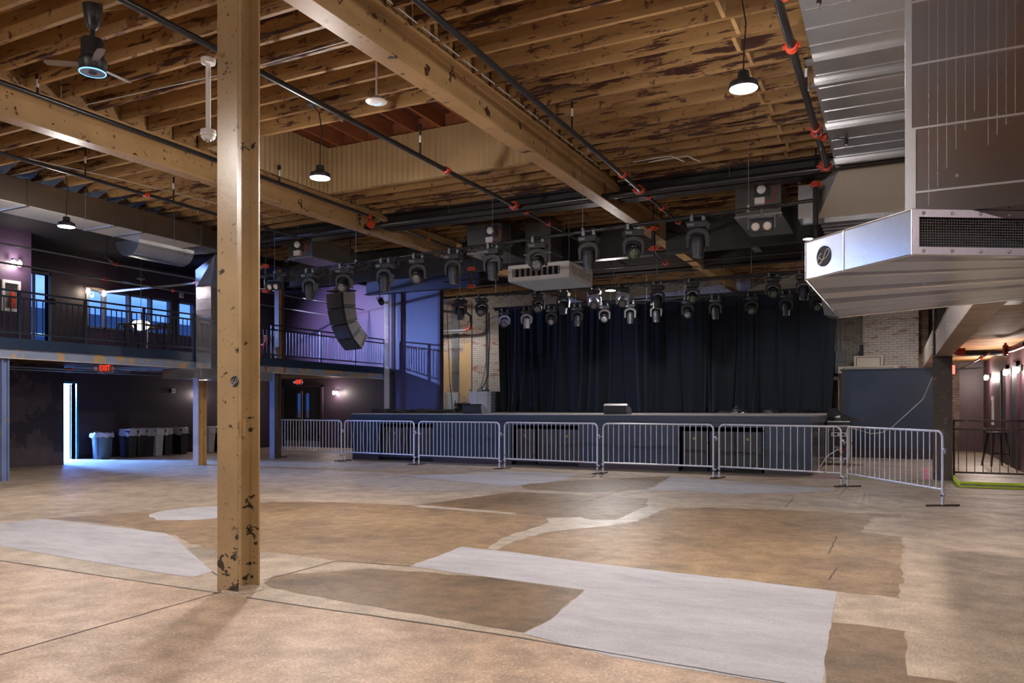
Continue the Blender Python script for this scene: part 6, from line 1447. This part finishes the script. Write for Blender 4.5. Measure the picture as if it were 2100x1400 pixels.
# exit signs
def exit_sign(c, xd, label, w=0.30, h=0.19):
    t = thing('exit_sign', label, 'sign', c, math.atan2(xd[1], xd[0]))
    MB().box(-w/2, w/2, -0.02, 0.03, -h/2, h/2).build('housing', paint('sign_plate', (0.30, 0.27, 0.26), (0.26, 0.24, 0.23), 0.5), t, world=False, bevel=0.015)
    o = text('EXIT', 0.20, c, PI/2, 0, M['exit'], None); o.parent = t; o.location = (0, -0.022, 0); o.scale = (0.62, 0.92, 1)
    for s in (-1, 1):
        MB().lathe([(0.02, 0.0), (0.045, 0.03), (0.048, 0.05)], (0, 0, 0), 14, 0, Matrix.Translation((s*(w/2+0.035), 0.0, 0.0)) @ Matrix.Rotation(s*0.9, 4, 'Y') @ Matrix.Rotation(PI*0.6, 4, 'X')).build('lamp_head', M['white'], t, world=False, smooth=True)
    MB().box(-0.05, 0.05, -0.01, 0.01, h/2, h/2+(0.17 if w > 0.33 else 0.05)).build('mount', M['redcoup'], t, world=False)
    l = point('exit_glow', c, (1, 0.05, 0.02), 0.12, 0.05); l.parent = t; l.location = (0, -0.15, 0)
    return t
q = P(216, 755, d=18.4); exit_sign((q.x, q.y, q.z), (math.cos(0.46), math.sin(0.46)), 'lit red EXIT sign under the left balcony beam', 0.36, 0.22)
q = P(613, 783, y=21.55); exit_sign((q.x, 21.55, q.z), (1, 0), 'lit red EXIT sign above the double doors', 0.30, 0.20)
# pipes and cables under the left balcony
freepipe([(-17.3, 2, 2.30), (-17.3, 13.2, 2.30)], 0.02, M['conduit'], 'thin grey pipe under the left balcony nearest the beam', cps=(((-17.3, 11.6, 2.30), 'y'),))
freepipe([(-18.0, 8.0, 2.28), (-18.0, 16.2, 2.28)], 0.02, M['conduit'], 'thin grey pipe under the left balcony nearer the wall', cps=(((-18.0, 13.0, 2.28), 'y'),))
cable([(-15.9, 5.0, 2.40), (-15.95, 8.0, 2.36), (-15.9, 10.0, 2.40), (-15.95, 12.5, 2.41)], 0.012, M['cable'], 'black cable sagging under the left balcony')
# ================================================================ BINS
def liner(b, x0, x1, y0, y1, z, h, seed, over=0.14):
    rr = random.Random(seed); n = 20; vs = []
    cx_, cy_ = (x0+x1)/2, (y0+y1)/2
    for j, (k, dz) in enumerate(((0.93, 0.0), (0.98, 0.05), (1.10, 0.035), (1.14, -over*0.5), (1.18, -over))):
        for i in range(n):
            a = 2*PI*i/n; c, s = math.cos(a), math.sin(a); m = max(abs(c), abs(s))**0.8
            kk = k*(1+rr.uniform(-0.03, 0.03))
            vs.append((cx_+(x1-x0)/2*kk*c/m, cy_+(y1-y0)/2*kk*s/m, z+dz+(rr.uniform(-0.05, 0.03) if j == 4 else rr.uniform(-0.012, 0.012))))
    fs = [(j*n+i, j*n+(i+1) % n, (j+1)*n+(i+1) % n, (j+1)*n+i) for j in range(4) for i in range(n)]
    b.add(vs, fs); return b
def slim_bin(x, y, mat, label, seed, hgt=0.76, w=0.28, dep=0.46, bag=True):
    t = thing('slim_bin', label, 'bin', (x, y, 0), 0, 'slim waste bins along the dark wall')
    # narrow side (w) along Y faces the room, long side along X
    lo = [(x-dep/2*0.82, y-w/2*0.78, 0.001), (x+dep/2*0.82, y-w/2*0.78, 0.001), (x+dep/2*0.82, y+w/2*0.78, 0.001), (x-dep/2*0.82, y+w/2*0.78, 0.001)]
    hi = [(x-dep/2, y-w/2, hgt), (x+dep/2, y-w/2, hgt), (x+dep/2, y+w/2, hgt), (x-dep/2, y+w/2, hgt)]
    MB().hexa(lo, hi).build('body', M[mat], t, bevel=0.012)
    MB().box(x-dep/2-0.012, x+dep/2+0.012, y-w/2-0.012, y+w/2+0.012, hgt-0.05, hgt).build('rim', M[mat], t)
    if bag: liner(MB(), x-dep/2, x+dep/2, y-w/2, y+w/2, hgt, 0.1, seed).build('liner', M['bag'], t, smooth=True, fix=False)
    return t
xb = -19.5
def yb_(u): return YX(u, xb+0.2)
BN = [(272, 'blackbin', 'first slim black bin right of the round grey bin, with a long liner', 0.24), (291, 'blackbin', 'second slim black bin from the round grey bin', 0.12), (308, 'blackbin', 'slim black bin just left of the light grey one', 0.12),
      (327, 'lightbin', 'slim light grey bin between black bins left of the scorched column', 0.10), (346, 'blackbin', 'slim black bin just right of the light grey one', 0.12),
      (378, 'blackbin', 'slim black bin nearest the scorched column on its left', 0.2), (434, 'lightbin', 'slim light grey bin between the scorched column and the foreground column', 0.10), (452, 'blackbin', 'slim black bin peeking out left of the foreground column', 0.16)]
for i, (u, m, la, ov) in enumerate(BN): slim_bin(xb, yb_(u), m, la, i+1)
q = P(209, 936, x=-19.55)
t = thing('round_bin', 'round blue-grey waste bin with a white liner under the balcony', 'bin', (q.x, q.y, 0))
MB().lathe([(0.20, 0.0), (0.215, 0.02), (0.25, 0.62), (0.27, 0.63), (0.27, 0.68), (0.245, 0.68), (0.24, 0.60)], (q.x, q.y, 0.001), 30).build('body', M['graybin'], t, smooth=True)
rr = random.Random(4); vs = []; n = 26
for j, (r, z) in enumerate(((0.20, 0.66), (0.25, 0.72), (0.29, 0.69), (0.30, 0.60))):
    for i in range(n): a = 2*PI*i/n; k = r*(1+rr.uniform(-0.03, 0.05)); vs.append((q.x+k*math.cos(a), q.y+k*math.sin(a), z+rr.uniform(-0.025, 0.025)))
MB().add(vs, [(j*n+i, j*n+(i+1) % n, (j+1)*n+(i+1) % n, (j+1)*n+i) for j in range(3) for i in range(n)]).build('liner', M['bag'], t, smooth=True, fix=False)
for k in (0.6, -1.1): MB().tube([(q.x+0.235*math.cos(k), q.y+0.235*math.sin(k), 0.1), (q.x+0.262*math.cos(k), q.y+0.262*math.sin(k), 0.6)], 0.012, 6).build('rib', M['graybin'], t)
# ================================================================ RIGHT PASSAGE
t = thing('floor_railing', 'brown steel railing on the floor right of the brown column', 'railing', (2.4, 17.35, 0.09))
ya = 17.38
MB().box(0.97, 2.28, ya-0.022, ya+0.022, 1.13, 1.17).build('top_rail', M['browncol'], t); MB().box(0.97, 2.28, ya-0.022, ya+0.022, 0.97, 1.005).build('second_rail', M['browncol'], t)
MB().box(0.97, 2.28, ya-0.022, ya+0.022, 0.13, 0.165).build('bottom_rail', M['browncol'], t)
for i in range(9):
    MB().box(1.06+i*0.137, 1.074+i*0.137, ya-0.007, ya+0.007, 0.165, 0.97).build('baluster', M['browncol'], t)
for x in (0.99, 2.26): MB().box(x-0.02, x+0.02, ya-0.02, ya+0.02, 0.09, 1.16).build('post', M['browncol'], t)
q = P(2044, 955, z=0.09)
s = stool((q.x, q.y, 0.091), 0.35, 'black metal bar stool standing behind the floor railing at the right', mat='lampbody')
q = P(2036, 842, d=19.8)
t = thing('vertical_sign', 'narrow white vertical sign on the plum wall above the bar stool', 'sign', (2.29, YX(2036, 2.29), q.z-0.4))
yy = YX(2036, 2.29)
MB().box(2.27, 2.299, yy-0.20, yy+0.20, q.z-0.38, q.z+0.38).build('board', M['white'], t)
MB().box(2.262, 2.2695, yy+0.12, yy+0.17, q.z-0.25, q.z+0.27).build('dark_stripe', M['navy'], t)
for i in range(13): MB().box(2.265, 2.2695, yy-0.055, yy-0.055+0.05, q.z+0.28-0.04*i-0.022, q.z+0.28-0.04*i-(0.004 if i % 3 else -0.002)).build('letter', M['dark'], t)
dr = struct(thing('door_4', None, None, (2.3, 21.6, 0.09)))
MB().box(2.26, 2.295, 21.1, 22.2, 0.092, 2.3).build('door_leaf', M['dark'], dr); MB().box(2.24, 2.299, 21.02, 21.1, 0.092, 2.38).box(2.24, 2.299, 22.2, 22.28, 0.092, 2.38).box(2.24, 2.299, 21.02, 22.28, 2.3, 2.38).build('door_frame', M['plum2'], dr)
dr = struct(thing('door_5', None, None, (2.3, 19.8, 0.09)))
MB().box(2.26, 2.295, 19.35, 20.25, 0.092, 2.3).build('door_leaf', M['dark'], dr); MB().box(2.24, 2.299, 19.27, 19.35, 0.092, 2.38).box(2.24, 2.299, 20.25, 20.33, 0.092, 2.38).box(2.24, 2.299, 19.27, 20.33, 2.3, 2.38).build('door_frame', M['plum2'], dr)
for (a, b_) in ((0, 0),):
    pass
o = MB().tube([P(1975, 724, z=2.55), P(2055, 722, z=2.55)], 0.06, 14).build('sprinkler_main', M['pipe'], smooth=True); tag(o, 'thick black pipe with red joints under the right balcony boards', 'pipe')
p1, p2 = P(1968, 722, z=2.55), P(2062, 717, z=2.55)
MB().tube([p1+Vector((-0.12, 0, 0.08)), p1, p1+Vector((0.10, 0, 0))], 0.085, 12).build('red_elbow', M['redcoup'], o, smooth=True); coupling(tuple(p2), 'x', 0.065, o, 'red_joint')
o = MB().tube([p2+Vector((0.03, 0, 0)), p2+Vector((0.10, -0.35, 0.0)), p2+Vector((0.16, -1.5, 0))], 0.058, 14).build('sprinkler_main', M['pipe'], smooth=True); tag(o, 'thick black pipe leaving the frame at the right under the balcony boards', 'pipe')
freepipe([P(1964, 758, z=2.42), P(2030, 724, z=2.5)], 0.022, M['chrome'], 'thin shiny pipe slanting under the right balcony boards', cps=((tuple(P(2013, 733, z=2.48)), 'y'),))
freepipe([P(1950, 757, z=2.40), P(2022, 754, z=2.40)], 0.018, M['conduit'], 'thin level pipe across the passage ceiling at the right')
q = P(1947, 758, d=17.6)
t = exit_sign((q.x+0.10, q.y, q.z), (1, 0.0), 'edge of a lit red sign beside the right column', 0.16, 0.2) if False else None
o = MB().box(q.x-0.02, q.x+0.10, q.y, q.y+0.05, q.z-0.09, q.z+0.09).build('red_sign', M['exit']); tag(o, 'lit red edge of a sign just right of the brown column', 'sign')
MB().box(q.x+0.06, q.x+0.11, q.y-0.02, q.y+0.06, q.z-0.1, q.z+0.1).build('lamp_head', M['white'], o); MB().tube([(q.x+0.04, q.y+0.02, q.z+0.09), (q.x+0.04, q.y+0.02, 2.78)], 0.012, 6).build('stem', M['conduit'], o)
l = point('red_sign_glow', (q.x+0.1, q.y-0.1, q.z), (1, 0.03, 0.02), 2.0, 0.05)
# floor tape
def tape(pts, w, mat, label):
    q0, q1 = [P(u, v, z=0) for u, v in pts]; d = (q1-q0).normalized(); n = Vector((-d.y, d.x, 0))*w/2
    o = MB().hexa([q0-n, q1-n, q1+n, q0+n], [p+Vector((0, 0, 0.003)) for p in (q0-n, q1-n, q1+n, q0+n)]).build('floor_tape', M[mat]); o.location.z = 0.0035; tag(o, label, 'tape')
tape(((1668, 976), (1730, 981)), 0.05, 'tapepink', 'pink tape line on the floor behind the sixth barrier')
tape(((1735, 981), (1900, 984)), 0.04, 'tape', 'thin yellow-green tape line on the floor behind the rightmost barrier')
for i, (a, b_, la) in enumerate((((1893, 962), (1905, 968), 'upper pink tape dash left of the brown column foot'), ((1893, 971), (1905, 977), 'middle pink tape dash left of the brown column foot'), ((1895, 979), (1908, 985), 'lower pink tape dash left of the brown column foot'))):
    tape((a, b_), 0.06, 'tapepink', la)
# brightly lit lobby behind the left door, fill lights added to colour the balcony side
point('lobby_light', (-21.6, 13.15, 2.1), (0.14, 0.34, 1.0), 4200, 0.15)
def wash(loc, target, col, power, ang, label, blend=0.6, rad=0.05):
    t = thing('added_fill_light', label, 'stage light', loc)
    L = Vector(loc); d = (Vector(target)-L).normalized(); R = d.to_track_quat('-Z', 'Y').to_matrix().to_4x4(); Mx = Matrix.Translation(L) @ R
    MB().lathe([(0.06, 0.16), (0.075, 0.10), (0.075, 0.0), (0.068, 0.0), (0.066, 0.05)], (0, 0, 0), 18, 0, Mx).build('housing', M['lampbody'], t, smooth=True)
    MB().box(-0.085, -0.078, -0.01, 0.01, 0.03, 0.26, 0, Mx).box(0.078, 0.085, -0.01, 0.01, 0.03, 0.26, 0, Mx).box(-0.085, 0.085, -0.01, 0.01, 0.25, 0.26, 0, Mx).build('yoke', M['lampbody'], t)
    MB().tube([tuple(Mx @ Vector((0, 0, 0.26))), (lambda q_: (q_.x-0.14, q_.y, q_.z) if loc[0] < -19 else (q_.x, q_.y, zc(q_.y)+(0.219 if q_.x < -15.3 else 0.278)))(Mx @ Vector((0, 0, 0.26)))], 0.012, 6).build('stem', M['lampbody'], t)
    s = spot('added_fill_beam', tuple(L+d*0.03), target, col, power, ang, blend, rad); s.parent = t; s.location = Vector(s.location)-L
    return t
wash((-19.95, 12.98, 4.2), (-14.4, 21.6, 3.4), (0.24, 0.36, 1.0), 2000, math.radians(62), 'small black added fill light on the dark wall left of the balcony windows', 0.8)
wash((-16.2, 18.0, 5.05), (-17.0, 21.6, 3.9), (0.70, 0.64, 1.0), 1100, math.radians(70), 'small black added fill light above the balcony aimed at the purple end wall', 0.8)
wash((-17.6, 13.0, 5.05), (-15.1, 13.9, 3.4), (0.25, 0.42, 1.0), 420, math.radians(70), 'small black added fill light above the balcony aimed at the vertical duct', 0.7)
wash((-12.7, 17.5, 4.28), (-14.3, 21.6, 2.0), (0.16, 0.36, 1.0), 170, math.radians(44), 'small black added fill light on the middle pipe aimed at the tall blue panel', 0.9)
wash((-17.2, 6.3, 4.0), (-13.4, 7.6, 4.78), (0.20, 0.42, 1.0), 420, math.radians(80), 'small black added fill light above the balcony aimed at the underside of the long duct', 0.9)
